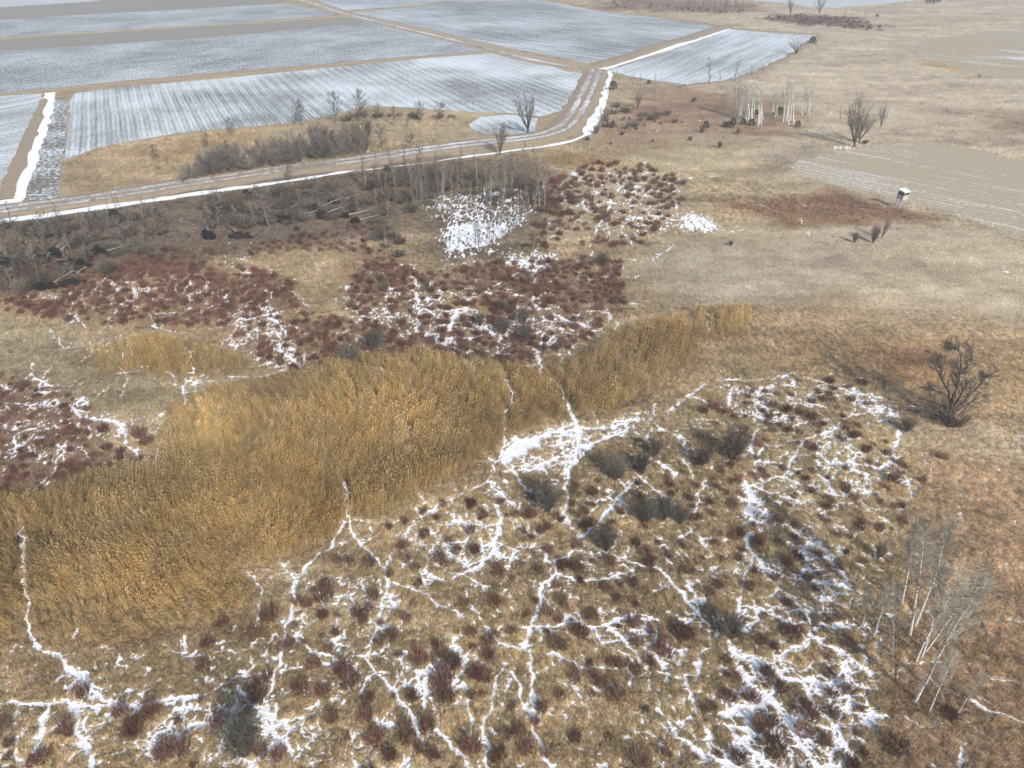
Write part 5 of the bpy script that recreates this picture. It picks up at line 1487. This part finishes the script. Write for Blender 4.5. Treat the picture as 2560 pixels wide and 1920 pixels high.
C.put('hedge2', (540, 470), (530, 65), 'pointed bare tree, right of two at the field edge behind the thicket', 'tree', wide=1.1)
C.put('hedge', (1750, 340), (1790, 15), 'dark pointed bare tree standing at the edge of the white furrows', 'tree', wide=1.0)
C.put('hedge', (1835, 345), (1840, 80), 'slimmer companion right of the dark pointed tree at the white furrows', 'tree', wide=.9)
C.put('hedge', (855, 480), (855, 265), 'small round bare tree alone at the lower edge of the furrowed field', 'tree', wide=1.4)
C.put('hedge', (520, 700), (510, 470), 'small bare tree in the grass left of the thicket', 'tree', wide=1.0)
C.put('hedge2', (790, 450), (790, 235), 'grey bare tree in the row right of the two pointed trees', 'tree', wide=1.0)
C.put('hedge2', (1020, 530), (1010, 280), 'thin bare tree with a dark trunk in the row behind the thicket', 'tree', wide=.7)
C.put('hedge2', (1205, 550), (1215, 420), 'small bare tree in front of the row behind the thicket', 'tree', wide=1.0)
C.put('hedge2', (1390, 460), (1380, 210), 'grey bare tree near the right end of the row behind the thicket', 'tree', wide=1.3)
C.put('hedge2', (1640, 460), (1650, 215), 'olive brown bushy tree at the right end of the row', 'tree', wide=1.3)
C.put('hedge', (1660, 1140), (1665, 920), 'small bare tree between track and ditch below the thicket', 'tree', wide=1.2)
C.put('hedge2', (850, 850), (850, 530), 'purplish bare tree at the right end of the thicket', 'tree', wide=1.2)
C.put('hedge2', (1250, 850), (1240, 640), 'low purplish bush alone right of the thicket', 'shrub', wide=1.5)
C.put(1, (990, 1040), (985, 940), 'faint grey bush in the tan grass left of the thicket', 'shrub', wide=1.2)
SL = Kind([lambda s=s: make_slender(740 + s, 6.0, 'bark', 'twig', 18, 6, .16) for s in range(6)], 6.0)
for rg_, b_, t_, lab, wd in [(3, (190, 546), (190, 365), 'tall bare tree, leftmost of the trees on the near edge of the white field', 1.2), (3, (258, 538), (262, 450), 'small bare sapling between the two taller trees by the white field', 1.0), (3, (350, 527), (380, 380), 'bare curved tree on the near edge of the white field', 1.2),
                         (3, (455, 508), (455, 425), 'small bare tree right of the curved one by the white field', 1.6), (3, (530, 478), (530, 412), 'bushy bare tree before the round crowned one by the white field', 2.2), (3, (45, 590), (42, 525), 'small bare tree in the grass below the white field', 1.5),
                         (2, (1890, 512), (1890, 462), 'tiny bare tree left of two near the juniper by the white field', 1.6), (2, (1935, 515), (1935, 465), 'tiny bare tree right of two near the juniper by the white field', 1.6), (2, (2030, 548), (2030, 472), 'bare tree beside the tiny dark evergreen below the white field', 1.5), (2, (1780, 485), (1780, 445), 'tiny bare tree at the left corner of the white field', 1.6),
                         (2, (2075, 650), (2075, 580), 'thin bare tree on the slope below the white field', 1.3), (2, (2030, 650), (2020, 570), 'grey bare bushy tree on the slope below the white field', 1.8), ('grove', (195, 795), (190, 420), 'dark trunked bare tree left of the white birch grove', 1.0), ('grove', (240, 720), (245, 430), 'dark thin bare tree beside the dark trunk left of the grove', 1.0), ('grove', (1750, 910), (1760, 480), 'dark trunked tree at the right end of the white birch grove', .8),
                         ('grove', (2105, 805), (2125, 575), 'small bare tree right of the white birch grove', 1.2), ('bush', (300, 610), (340, 320), 'small bare tree left of the bushy tree by the stubble field', 1.2),
                         (3, (1060, 112), (1062, 42), 'bare tree at the right part of the far red patch', 1.2), (3, (1105, 112), (1105, 75), 'small bare tree in the middle of the far red patch', 1.2), (3, (1180, 132), (1185, 72), 'bare tree at the right end of the far red patch', 1.5), (3, (378, 170), (378, 145), 'small dark bush at the far edge of the white field', 1.5), (3, (310, 165), (312, 140), 'tiny bush at the far left corner of the white field', 1.4),
                         (2, (1720, 780), (1722, 640), 'bare bush on the right bank of the broad white ditch, upper one', 1.6), (2, (1690, 800), (1690, 690), 'bare bush on the right bank of the broad white ditch, lower one', 1.7), (2, (1745, 720), (1745, 650), 'grey bush behind the right bank of the broad white ditch', 2.2),
                         ('left', (1525, 350), (1425, 30), 'tall dark leaning sapling, left of three crossing the track at the left', .8), ('left', (1620, 330), (1525, -10), 'tall dark leaning sapling, middle of three crossing the track at the left', .8), ('left', (1720, 360), (1590, 10), 'tall dark leaning sapling, right of three crossing the track at the left', .8), ('left', (2175, 290), (2120, 10), 'tall thin sapling in front of the track, alone right of the three', .8), ('left', (1270, 440), (1205, 180), 'grey sapling against the white ditch at the left', 1.4),
                         ('wind', (965, 610), (880, 130), 'grey brown bushy sapling right of the largest uprooted stump', 2.0), ('wind', (480, 560), (420, 330), 'grey sapling thicket above the uprooted stumps', 2.2), ('wind', (190, 230), (190, 30), 'dark young tree at the edge of the white ditch', 1.3)]:
    SL.put(rg_, b_, t_, lab, 'tree' if 'bush ' not in lab else 'shrub', None, wide=wd)
BR = Kind([lambda s=s: make_bush(880 + s, 1.8, 26, .8, 'willow', 'willow_tw', 7, 4, 'bare_shrub', .02, .013) for s in range(3)] + [lambda s=s: make_bush(890 + s, 1.8, 26, .8, 'bark_dark', 'twig_dark', 7, 4, 'bare_shrub', .02, .013) for s in range(2)] + [lambda s=s: make_bush(895 + s, 1.8, 26, .8, 'twig_brown', 'twig_brown', 7, 4, 'bare_shrub', .02, .013) for s in range(3)], 1.8)
def brush(reg, area, count, h0, h1, label, group, rmin=1.0):
    P_ = np.array(area); G_ = gpts(reg, area); k_ = 0; tries = 0
    while k_ < count and tries < 8000:
        tries += 1
        x_ = RG.uniform(P_[:, 0].min(), P_[:, 0].max()); y_ = RG.uniform(P_[:, 1].min(), P_[:, 1].max())
        if sdist(area, np.array([x_]), np.array([y_]))[0] < 0: continue
        lb = label % ('left' if x_ < P_[:, 0].min() * .67 + P_[:, 0].max() * .33 else 'right' if x_ > P_[:, 0].min() * .33 + P_[:, 0].max() * .67 else 'middle') if '%s' in label else label
        if '%s' in label: lb = lb.replace(' part', (' upper' if y_ < P_[:, 1].min() * .6 + P_[:, 1].max() * .4 else ' lower') + ' part')
        BR.put(reg, (x_, y_), (x_, y_ - RG.uniform(h0, h1)), lb, 'shrub', group, wide=RG.uniform(1.1, 2.2), lean=False)
        k_ += 1
brush('left', [(-60, 500), (700, 380), (1300, 400), (2200, 250), (2300, 500), (2200, 850), (1500, 900), (1250, 1000), (1200, 1150), (500, 1380), (-60, 1350)], 110, 60, 190, 'low grey brown bare shrub among the fallen trees at the left, %s part', 'bare shrubs among the fallen trees')
brush('wind', [(0, 250), (700, 160), (1500, 60), (2250, 20), (2212, 480), (1500, 560), (700, 620), (0, 700)], 100, 60, 170, 'low grey brown bare shrub among the uprooted stumps below the track, %s part', 'bare shrubs among the uprooted stumps')
brush('wood', [(20, 420), (300, 330), (700, 290), (1300, 300), (2050, 310), (2080, 620), (1500, 560), (900, 520), (650, 680), (300, 760), (120, 640)], 48, 70, 170, 'low dark undergrowth shrub in the central wood, %s part', 'undergrowth of the central wood')
brush('wood', [(60, 800), (400, 800), (700, 1000), (400, 1250), (60, 1200)], 10, 60, 130, 'grey shrub in the russet grass left of the open snow', 'grey shrubs left of the open snow')
brush(2, [(1700, 560), (1780, 640), (1900, 720), (2200, 740), (2200, 800), (1850, 830), (1690, 830), (1680, 700)], 18, 25, 55, 'dark low shrub on the slope right of the broad white ditch', 'low shrubs on the slope')
brush('hedge2', [(0, 420), (300, 480), (700, 440), (1000, 460), (1700, 430), (1900, 430), (1700, 380), (600, 380)], 14, 50, 120, 'low bush in the row at the foot of the pointed trees', 'row of bushes at the field edge')
BR.close()
# left woods: grey saplings between the fallen trees
poly = np.array(gpts('left', [(-60, 520), (700, 420), (1300, 420), (2200, 300), (2300, 500), (2200, 800), (1500, 900), (1250, 1000), (1200, 1100), (500, 1380), (-60, 1350)]))
cnt = 0
while cnt < 62:
    x_ = RG.uniform(-60, 2260); y_ = RG.uniform(350, 1380)
    g_ = gp('left', x_, y_)
    if sdist(poly, np.array([g_[0]]), np.array([g_[1]]))[0] < 0: continue
    hh = RG.uniform(130, 420)
    SL.put('left', (x_, y_), (x_ - hh * .22, y_ - hh), 'thin grey sapling among the fallen trees at the left, %s part' % ('left' if x_ < 700 else 'middle' if x_ < 1400 else 'right'), 'sapling', 'grey saplings among the fallen trees', wide=RG.uniform(1.0, 2.0))
    cnt += 1
poly = np.array(gpts('wind', [(0, 280), (700, 180), (1500, 60), (2200, 0), (2212, 480), (1500, 560), (700, 600), (0, 700)]))
cnt = 0
while cnt < 34:
    x_ = RG.uniform(0, 2212); y_ = RG.uniform(20, 700)
    g_ = gp('wind', x_, y_)
    if sdist(poly, np.array([g_[0]]), np.array([g_[1]]))[0] < 0: continue
    hh = RG.uniform(120, 330)
    SL.put('wind', (x_, y_), (x_ - hh * .15, y_ - hh), 'thin grey sapling among the uprooted stumps below the track, %s part' % ('left' if x_ < 700 else 'middle' if x_ < 1400 else 'right'), 'sapling', 'grey saplings among the uprooted stumps', wide=RG.uniform(1.0, 2.2))
    cnt += 1
# the sapling wood at the centre
WD = Kind([lambda s=s: make_slender(760 + s, 7.0, 'log', 'twig', 24, 7, .12, twr=.015) for s in range(5)] + [lambda s=s: make_slender(780 + s, 7.0, 'bark', 'twig_brown', 20, 6, .13, twr=.017) for s in range(4)], 7.0)
poly = np.array(gpts('wood', [(20, 420), (300, 330), (700, 290), (1300, 300), (2050, 310), (2080, 640), (1800, 960), (1330, 1120), (1150, 900), (900, 760), (650, 700), (300, 760), (120, 640)]))
cnt = 0
while cnt < 185:
    x_ = RG.uniform(0, 2150); y_ = 300 + 820 * RG.random() ** 1.5
    g_ = gp('wood', x_, y_)
    if sdist(poly, np.array([g_[0]]), np.array([g_[1]]))[0] < 0: continue
    if 800 < x_ < 1700 and y_ > 520 and RG.random() < .3: continue
    hh = RG.uniform(110, 300) * RG.uniform(.9, 1.65) * (1.0 if y_ < 700 else .8)
    if vnoise(np.array([g_[0] * .16]), np.array([g_[1] * .12]), 205)[0] < RG.uniform(0, .55): continue
    lean = (x_ - 1680) * .00006
    WD.put('wood', (x_, y_), (x_ + hh * lean, y_ - hh), 'slender grey sapling in the %s of the central wood, %s part' % ('back rows' if y_ < 430 else 'middle' if y_ < 600 else 'front', 'left' if x_ < 700 else 'centre' if x_ < 1400 else 'right'), 'sapling', 'saplings of the central wood', wide=RG.uniform(.6, 1.2))
    cnt += 1
for b_, t_, lab in [((1320, 1130), (1300, 740), 'dark forked sapling on the open snow below the central wood'), ((1090, 1060), (1090, 850), 'small dark spruce like sapling on the open snow'), ((1280, 1010), (1280, 760), 'dark slender sapling at the middle of the open snow'), ((1680, 960), (1680, 700), 'dark sapling at the right edge of the open snow'), ((1910, 1160), (1890, 850), 'bushy dark sapling right of the open snow, above the white patch'), ((990, 1080), (985, 930), 'short bare sapling at the left side of the open snow'), ((270, 1010), (280, 760), 'grey bushy sapling left of the open snow')]:
    WD.put('wood', b_, t_, lab, 'sapling', None, wide=1.3)
# distant grove at the top edge
FG = Kind([lambda s=s: make_slender(800 + s, 9.0, 'bark', 'twig', 22, 8, .16, 'far_tree') for s in range(3)], 9.0)
for k in range(46):
    x_ = RG.uniform(40, 480) if k < 34 else RG.uniform(-330, 40)
    y_ = RG.uniform(40, 78) if k < 34 else RG.uniform(5, 25)
    hh = RG.uniform(45, 85) if k < 34 else RG.uniform(18, 40)
    FG.put(3, (x_, y_), (x_, y_ - hh), 'grey bare tree in the distant grove at the top edge', 'tree', 'distant grove', wide=1.8)

# alder thicket along the track
AL = Kind([lambda s=s: make_vase(820 + s, 6.5, 12, .55, 'bark', 'twig', 13, 13, 'alder_shrub', .02, .015, .007, .24, .13) for s in range(5)], 6.5)
for rg_, pts in (('hedge', [(400, 1112), (500, 1085), (640, 1060), (770, 1040), (900, 1015), (1075, 985), (1150, 985), (1270, 950), (1340, 935), (1520, 935), (1690, 905), (1760, 905), (1840, 860), (2070, 845), (2180, 825), (560, 1000), (860, 940), (1010, 900), (1200, 880), (1420, 870), (1600, 820), (1940, 790), (2100, 740)]),
                 ('hedge2', [(80, 980), (200, 985), (340, 965), (500, 945), (620, 915), (60, 880), (250, 850), (450, 820), (640, 800)])):
    for x_, y_ in pts:
        hh = RG.uniform(210, 440)
        AL.put(rg_, (x_, y_), (x_ - RG.uniform(-10, 40), y_ - hh), 'grey bare alder shrub in the thicket along the track, %s' % ('front row' if (rg_ == 'hedge' and y_ > 1135 - .145 * x_) or (rg_ == 'hedge2' and y_ > 900) else 'back row'), 'shrub', 'alder thicket along the track', wide=RG.uniform(.8, 1.3), lean=False)
AL.put('hedge', (210, 1160), (180, 890), 'thin grey alder at the left end of the thicket by the track', 'shrub', wide=.6)
AL.put('hedge', (300, 1120), (230, 880), 'leaning thin alder, second from the left end of the thicket', 'shrub', wide=.6)

# junipers and other dark evergreens
J = Kind([lambda s=s: make_juniper(840 + s) for s in range(4)], 2.6)
for rg_, b_, t_, wd, lab in [('grove', (225, 1010), (225, 910), .95, 'small round dark juniper, leftmost of the row below the white grove'), ('grove', (310, 1030), (320, 905), 1.3, 'wide dark juniper second in the row below the white grove'), ('grove', (385, 980), (380, 850), .9, 'taller dark juniper behind the wide one'), ('grove', (570, 970), (570, 865), 1.1, 'dark juniper before the left white trunks'), ('grove', (720, 990), (725, 860), 1.0, 'dark juniper at the foot of the middle white trunks'), ('grove', (1575, 1020), (1578, 895), .9, 'round juniper standing alone at the right of the white grove'), ('grove', (800, 790), (800, 700), 1.1, 'dark green bush inside the white grove, left'), ('grove', (1240, 790), (1240, 640), .9, 'dark green bush inside the white grove, right'),
                         (2, (1752, 580), (1756, 520), 1.0, 'dark juniper at the head of the broad white ditch'), (2, (1985, 542), (1985, 512), .9, 'tiny dark evergreen below the white field'), (3, (165, 825), (165, 778), .9, 'dark juniper left of the juniper row'), (3, (848, 283), (848, 235), 1.1, 'dark evergreen at the far right corner of the white field'), (3, (1265, 110), (1265, 92), 1.3, 'tiny black bush right of the far red patch'), (3, (1610, 20), (1610, -15), 2.0, 'dark clump of evergreens at the top edge, right'), (3, (1655, 14), (1655, -12), 2.0, 'blue green tree beside the dark clump at the top edge'), (3, (1925, 492), (1925, 478), 1.2, 'tiny dark bush at the lower edge of the far stubble field'),
                         ('left', (1600, 400), (1640, 230), 1.0, 'dark evergreen behind the three leaning saplings'), ('left', (620, 560), (620, 450), 1.3, 'round dark evergreen bush below the white ditch at the left'), ('wind', (1340, 650), (1330, 590), 1.5, 'low green bush below the uprooted stumps'), ('wood', (300, 215), (300, 150), 1.2, 'small green bush at the ditch above the central wood')]:
    J.put(rg_, b_, t_, lab, 'evergreen', 'dark evergreens', wide=wd, lean=False)
for kd in (SD, GV, BI, V, C, SL, WD, FG, AL, J): kd.close()

# ------------------------------------------------------------------ uprooted trees with their black root plates, and logs
def uprooted(reg, x, y, w, h, label, ang=None, length=6.0):
    """a wind thrown tree: upright plate of roots and peat, trunk lying away behind it"""
    rg = random.Random(int(x * 7 + y))
    b = G3(reg, x, y + h / 2)
    dist = math.sqrt(b.x ** 2 + b.y ** 2 + CAM_H ** 2)
    k = REG[reg][2] * dist / FPX
    W_, H_ = w * k / 2, h * k
    bm = bmesh.new()
    bmesh.ops.create_icosphere(bm, subdivisions=3, radius=1.0)
    for v in bm.verts:
        c = v.co
        n_ = 1 + .28 * math.sin(c.x * 5.3 + x) * math.cos(c.z * 6.1 + y) + rg.gauss(0, .09)
        v.co = Vector((c.x * W_ * n_, c.y * .42 * n_, max(-.12, (c.z * .62 + .42) * H_ * n_)))
    v_ = [v.co.copy() for v in bm.verts]
    bm.faces.ensure_lookup_table()
    f_ = [tuple(v.index for v in f.verts) for f in bm.faces]
    bm.free()
    root = empty('uprooted_tree', b)
    mesh_obj('root_plate', v_, f_, M['peat'], root)
    R, K, T = MB(), MB(), MB()
    for i in range(34):
        a_ = rg.uniform(0, PI)
        s = Vector((math.cos(a_) * W_ * .8, rg.uniform(-.3, .2), .2 * H_ + math.sin(a_) * H_ * .7))
        d = Vector((math.cos(a_), rg.uniform(-1.0, .2), math.sin(a_) * .9)).normalized()
        R.tube(wander(rg, s, d, rg.uniform(.35, 1.0), 2, .25), [.05, .03, .012], 4)
    R.build('roots', M['peat'], root)
    if length:
        a_ = rg.uniform(-.9, .9) if ang is None else ang
        d = Vector((math.sin(a_), math.cos(a_), .10)).normalized()
        s = Vector((0, .2, H_ * .45))
        tp = wander(rg, s, d, length, 4, .03)
        K.tube(tp, [.12, .11, .09, .07, .04], 6, cap=True)
        furnish(rg, tp, .15, T, T, .35, 12, 1.6, .7, .04, 5, .7, .045, .016)
        K.build('trunk', M['log'], root)
        T.build('branches', M['twig'], root)
    root.rotation_euler = (0, 0, rg.uniform(-.35, .35))
    return tag(root, label, 'fallen tree', 'uprooted trees')
for rg_, x, y, w, h, ang, ln, lab in [
    ('wind', 150, 365, 240, 75, .5, 5, 'wide black root plate at the left end of the uprooted row below the ditch'), ('wind', 560, 340, 90, 60, -.4, 3, 'small black root plate in the tan grass between two larger ones'), ('wind', 655, 128, 120, 70, .3, 4, 'black root plate close under the white ditch'),
    ('wind', 1190, 495, 220, 95, .75, 7, 'black root plate with two pale trunks leaning right behind it'), ('wind', 1595, 340, 120, 100, .6, 6, 'upper black root plate of the pair right of the pale trunks'), ('wind', 1690, 430, 130, 110, .7, 6, 'lower black root plate of the pair right of the pale trunks'),
    ('wind', 640, 555, 80, 45, .2, 0, 'tiny black stump in the grass above the long root wall'), ('wind', 135, 710, 160, 110, -.5, 4, 'black root plate left of the long root wall'), ('wind', 565, 715, 270, 85, -.6, 6, 'long black root wall standing in the red brush'), ('wind', 1210, 365, 90, 80, .7, 5, 'small black root plate just behind the pale trunks'),
    ('wind', 2020, 440, 100, 60, .8, 5, 'black root plate left of the last one before the central wood'), ('wind', 2150, 510, 120, 80, .8, 5, 'last black root plate before the central wood'), ('wind', 1835, 250, 100, 70, .8, 6, 'black root plate under the pale log near the ditch'), ('wind', 1370, 480, 90, 60, .8, 3, 'small black root plate right of the leaning pale trunks'), ('wind', 1470, 150, 110, 70, .7, 4, 'black root plate high up near the ditch, right'),
    ('left', 600, 935, 170, 95, .3, 5, 'black root plate left of the grey broken trunk at the left'), ('left', 1040, 1005, 420, 90, -.3, 6, 'widest black root wall at the left with a grey trunk above it'), ('left', 1000, 1265, 300, 95, .2, 0, 'black hollow bank above the red thicket at the left'), ('left', 660, 1310, 260, 90, .7, 5, 'lowest black root plate at the left, above the red thicket'),
    ('left', 110, 985, 170, 100, .4, 5, 'black root plate near the left edge'), ('left', 340, 1030, 170, 80, .4, 4, 'black root plate second from the left edge'), ('left', 1400, 840, 220, 110, .7, 5, 'dark root plate with a short pale log behind it'), ('left', 800, 850, 260, 110, -.3, 5, 'dark brushy root plate behind the widest root wall')]:
    uprooted(rg_, x, y, w, h, lab, ang, ln)
for rg_, a_, b_, lab in [('wind', (1880, 370), (2060, 230), 'pale log lying diagonally left of the central wood'), ('wind', (1850, 220), (2110, 10), 'long pale log pointing up to the ditch'), ('wind', (80, 610), (210, 530), 'thin pale log left of the long root wall'), ('wind', (5, 590), (75, 690), 'short pale log above the root plate left of the long wall'),
                     ('left', (965, 950), (880, 630), 'straight grey broken trunk above the widest root wall'), ('left', (670, 930), (760, 860), 'short pale log touching the snow at the left'), ('left', (950, 950), (760, 850), 'arched grey branch left of the broken trunk'), ('left', (1000, 1140), (830, 1010), 'pale log crossing others at the left, pointing up left'), ('left', (710, 1300), (950, 1110), 'pale log rising right from the lowest root plate'), ('left', (1170, 1180), (950, 1110), 'pale log lying level at the crossing logs'), ('left', (1070, 1150), (1220, 1060), 'short pale log at the right of the crossing logs'), ('left', (1510, 800), (1590, 710), 'short bright log left of the long sapling clump'), ('left', (1200, 970), (1270, 930), 'short grey log at the right end of the widest root wall'), ('left', (10, 960), (40, 1070), 'short pale log at the extreme left edge'), ('left', (300, 990), (380, 1030), 'small pale log beside the second root plate from the left')]:
    log_between(G3(rg_, *a_), G3(rg_, *b_), .12, 'fallen_log', lab, 'log', 'log', 'fallen logs', 5, .5)
for a_, b_, lab in [((1400, 700), (1525, 830), 'thin pale dead stem lying left of the white birch pair'), ((1690, 1130), (1780, 1190), 'thin pale dead stem beneath the longest leaning birch'), ((1930, 690), (2040, 900), 'long thin pale stem in the rust grass right of the birches')]:
    log_between(G3(9, *a_), G3(9, *b_), .07, 'dead_stem', lab, 'log', 'branch', 'dead stems by the birches', 4, .2)

# ------------------------------------------------------------------ hunting stand
def hunting_stand():
    b = G3('stand', 905, 620)
    root = empty('hunting_stand', b)
    legs = [(-.75, -.75), (.75, -.75), (-.75, .75), (.75, .75)]
    for lx, ly in legs:
        m = MB(); m.tube([Vector((lx * 1.15, ly * 1.15, -.1)), Vector((lx, ly, 2.3))], [.09, .08], 6, cap=True); m.build('leg', M['stand'], root)
    for (p, q) in ((0, 1), (1, 3), (3, 2), (2, 0)):
        m = MB()
        m.tube([Vector((legs[p][0] * 1.1, legs[p][1] * 1.1, .8)), Vector((legs[q][0], legs[q][1], 2.1))], [.045, .045], 4); m.build('brace', M['stand'], root)
    m = MB(); m.box((0, 0, 2.33), (.95, .95, .06)); m.build('floor', M['stand'], root)
    # walls of boards; near-black panels above the parapet stand in for the shade inside
    for side in range(4):
        rot = Matrix.Rotation(side * PI / 2, 3, 'Z')
        m = MB(); m.box(rot @ Vector((0, -.86, 2.55)), (.9, .02, .05), rot); m.box(rot @ Vector((0, -.86, 3.15)), (.9, .02, .05), rot)
        wall = m.build('wall', M['stand'], root)
        for k in range(6):
            m = MB(); m.box(rot @ Vector((-.75 + k * .3, -.905, 2.83)), (.14, .022, .44), rot); m.build('board', M['stand'], wall)
        m = MB(); m.box(rot @ Vector((0, -.9, 4.05)), (.9, .024, .14), rot); m.build('lintel', M['stand'], root)
        for xx in (-.86, 0, .86):
            m = MB(); m.box(rot @ Vector((xx, -.9, 3.6)), (.07, .03, .33), rot); m.build('post', M['stand'], root)
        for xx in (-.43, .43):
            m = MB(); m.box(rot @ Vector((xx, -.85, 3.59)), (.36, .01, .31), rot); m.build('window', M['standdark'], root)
    m = MB(); m.box((0, -.05, 4.28), (1.08, 1.08, .06), Matrix.Rotation(.12, 3, 'X')); m.build('roof', M['roof'], root)
    lad = MB().__class__()
    for xx in (-.25, .25):
        m = MB(); m.tube([Vector((-2.0, xx, -.1)), Vector((-.95, xx, 2.6))], [.04, .04], 4); m.build('ladder_rail', M['stand'], root)
    for k in range(8):
        t = .1 + k * .11
        m = MB(); p = Vector((-2.0, 0, -.1)).lerp(Vector((-.95, 0, 2.6)), t); m.box(p, (.03, .25, .03)); m.build('rung', M['stand'], root)
    root.rotation_euler = (0, 0, .45)
    root.scale = (.78, .78, .86)
    tag(root, 'wooden hunting stand on four legs with a white roof by the stubble field', 'hunting stand')
hunting_stand()

# ------------------------------------------------------------------ air
HAZE = 0.0006
if HAZE:
    m, nt, out = new_mat('haze_air')
    pv = nd(nt, 'ShaderNodeVolumePrincipled')
    pv.inputs['Color'].default_value = (.90, .95, .98, 1)
    pv.inputs['Density'].default_value = HAZE
    pv.inputs['Anisotropy'].default_value = .2
    nt.links.new(pv.outputs[0], out.inputs['Volume'])
    mb = MB(); mb.box((0, 4000, 29.5), (12500, 5500, 31))
    o = mb.build('haze', m)
    tag(o, 'thin pale haze over the plain', 'haze', kind='stuff')
print('objects', len(COL.objects))
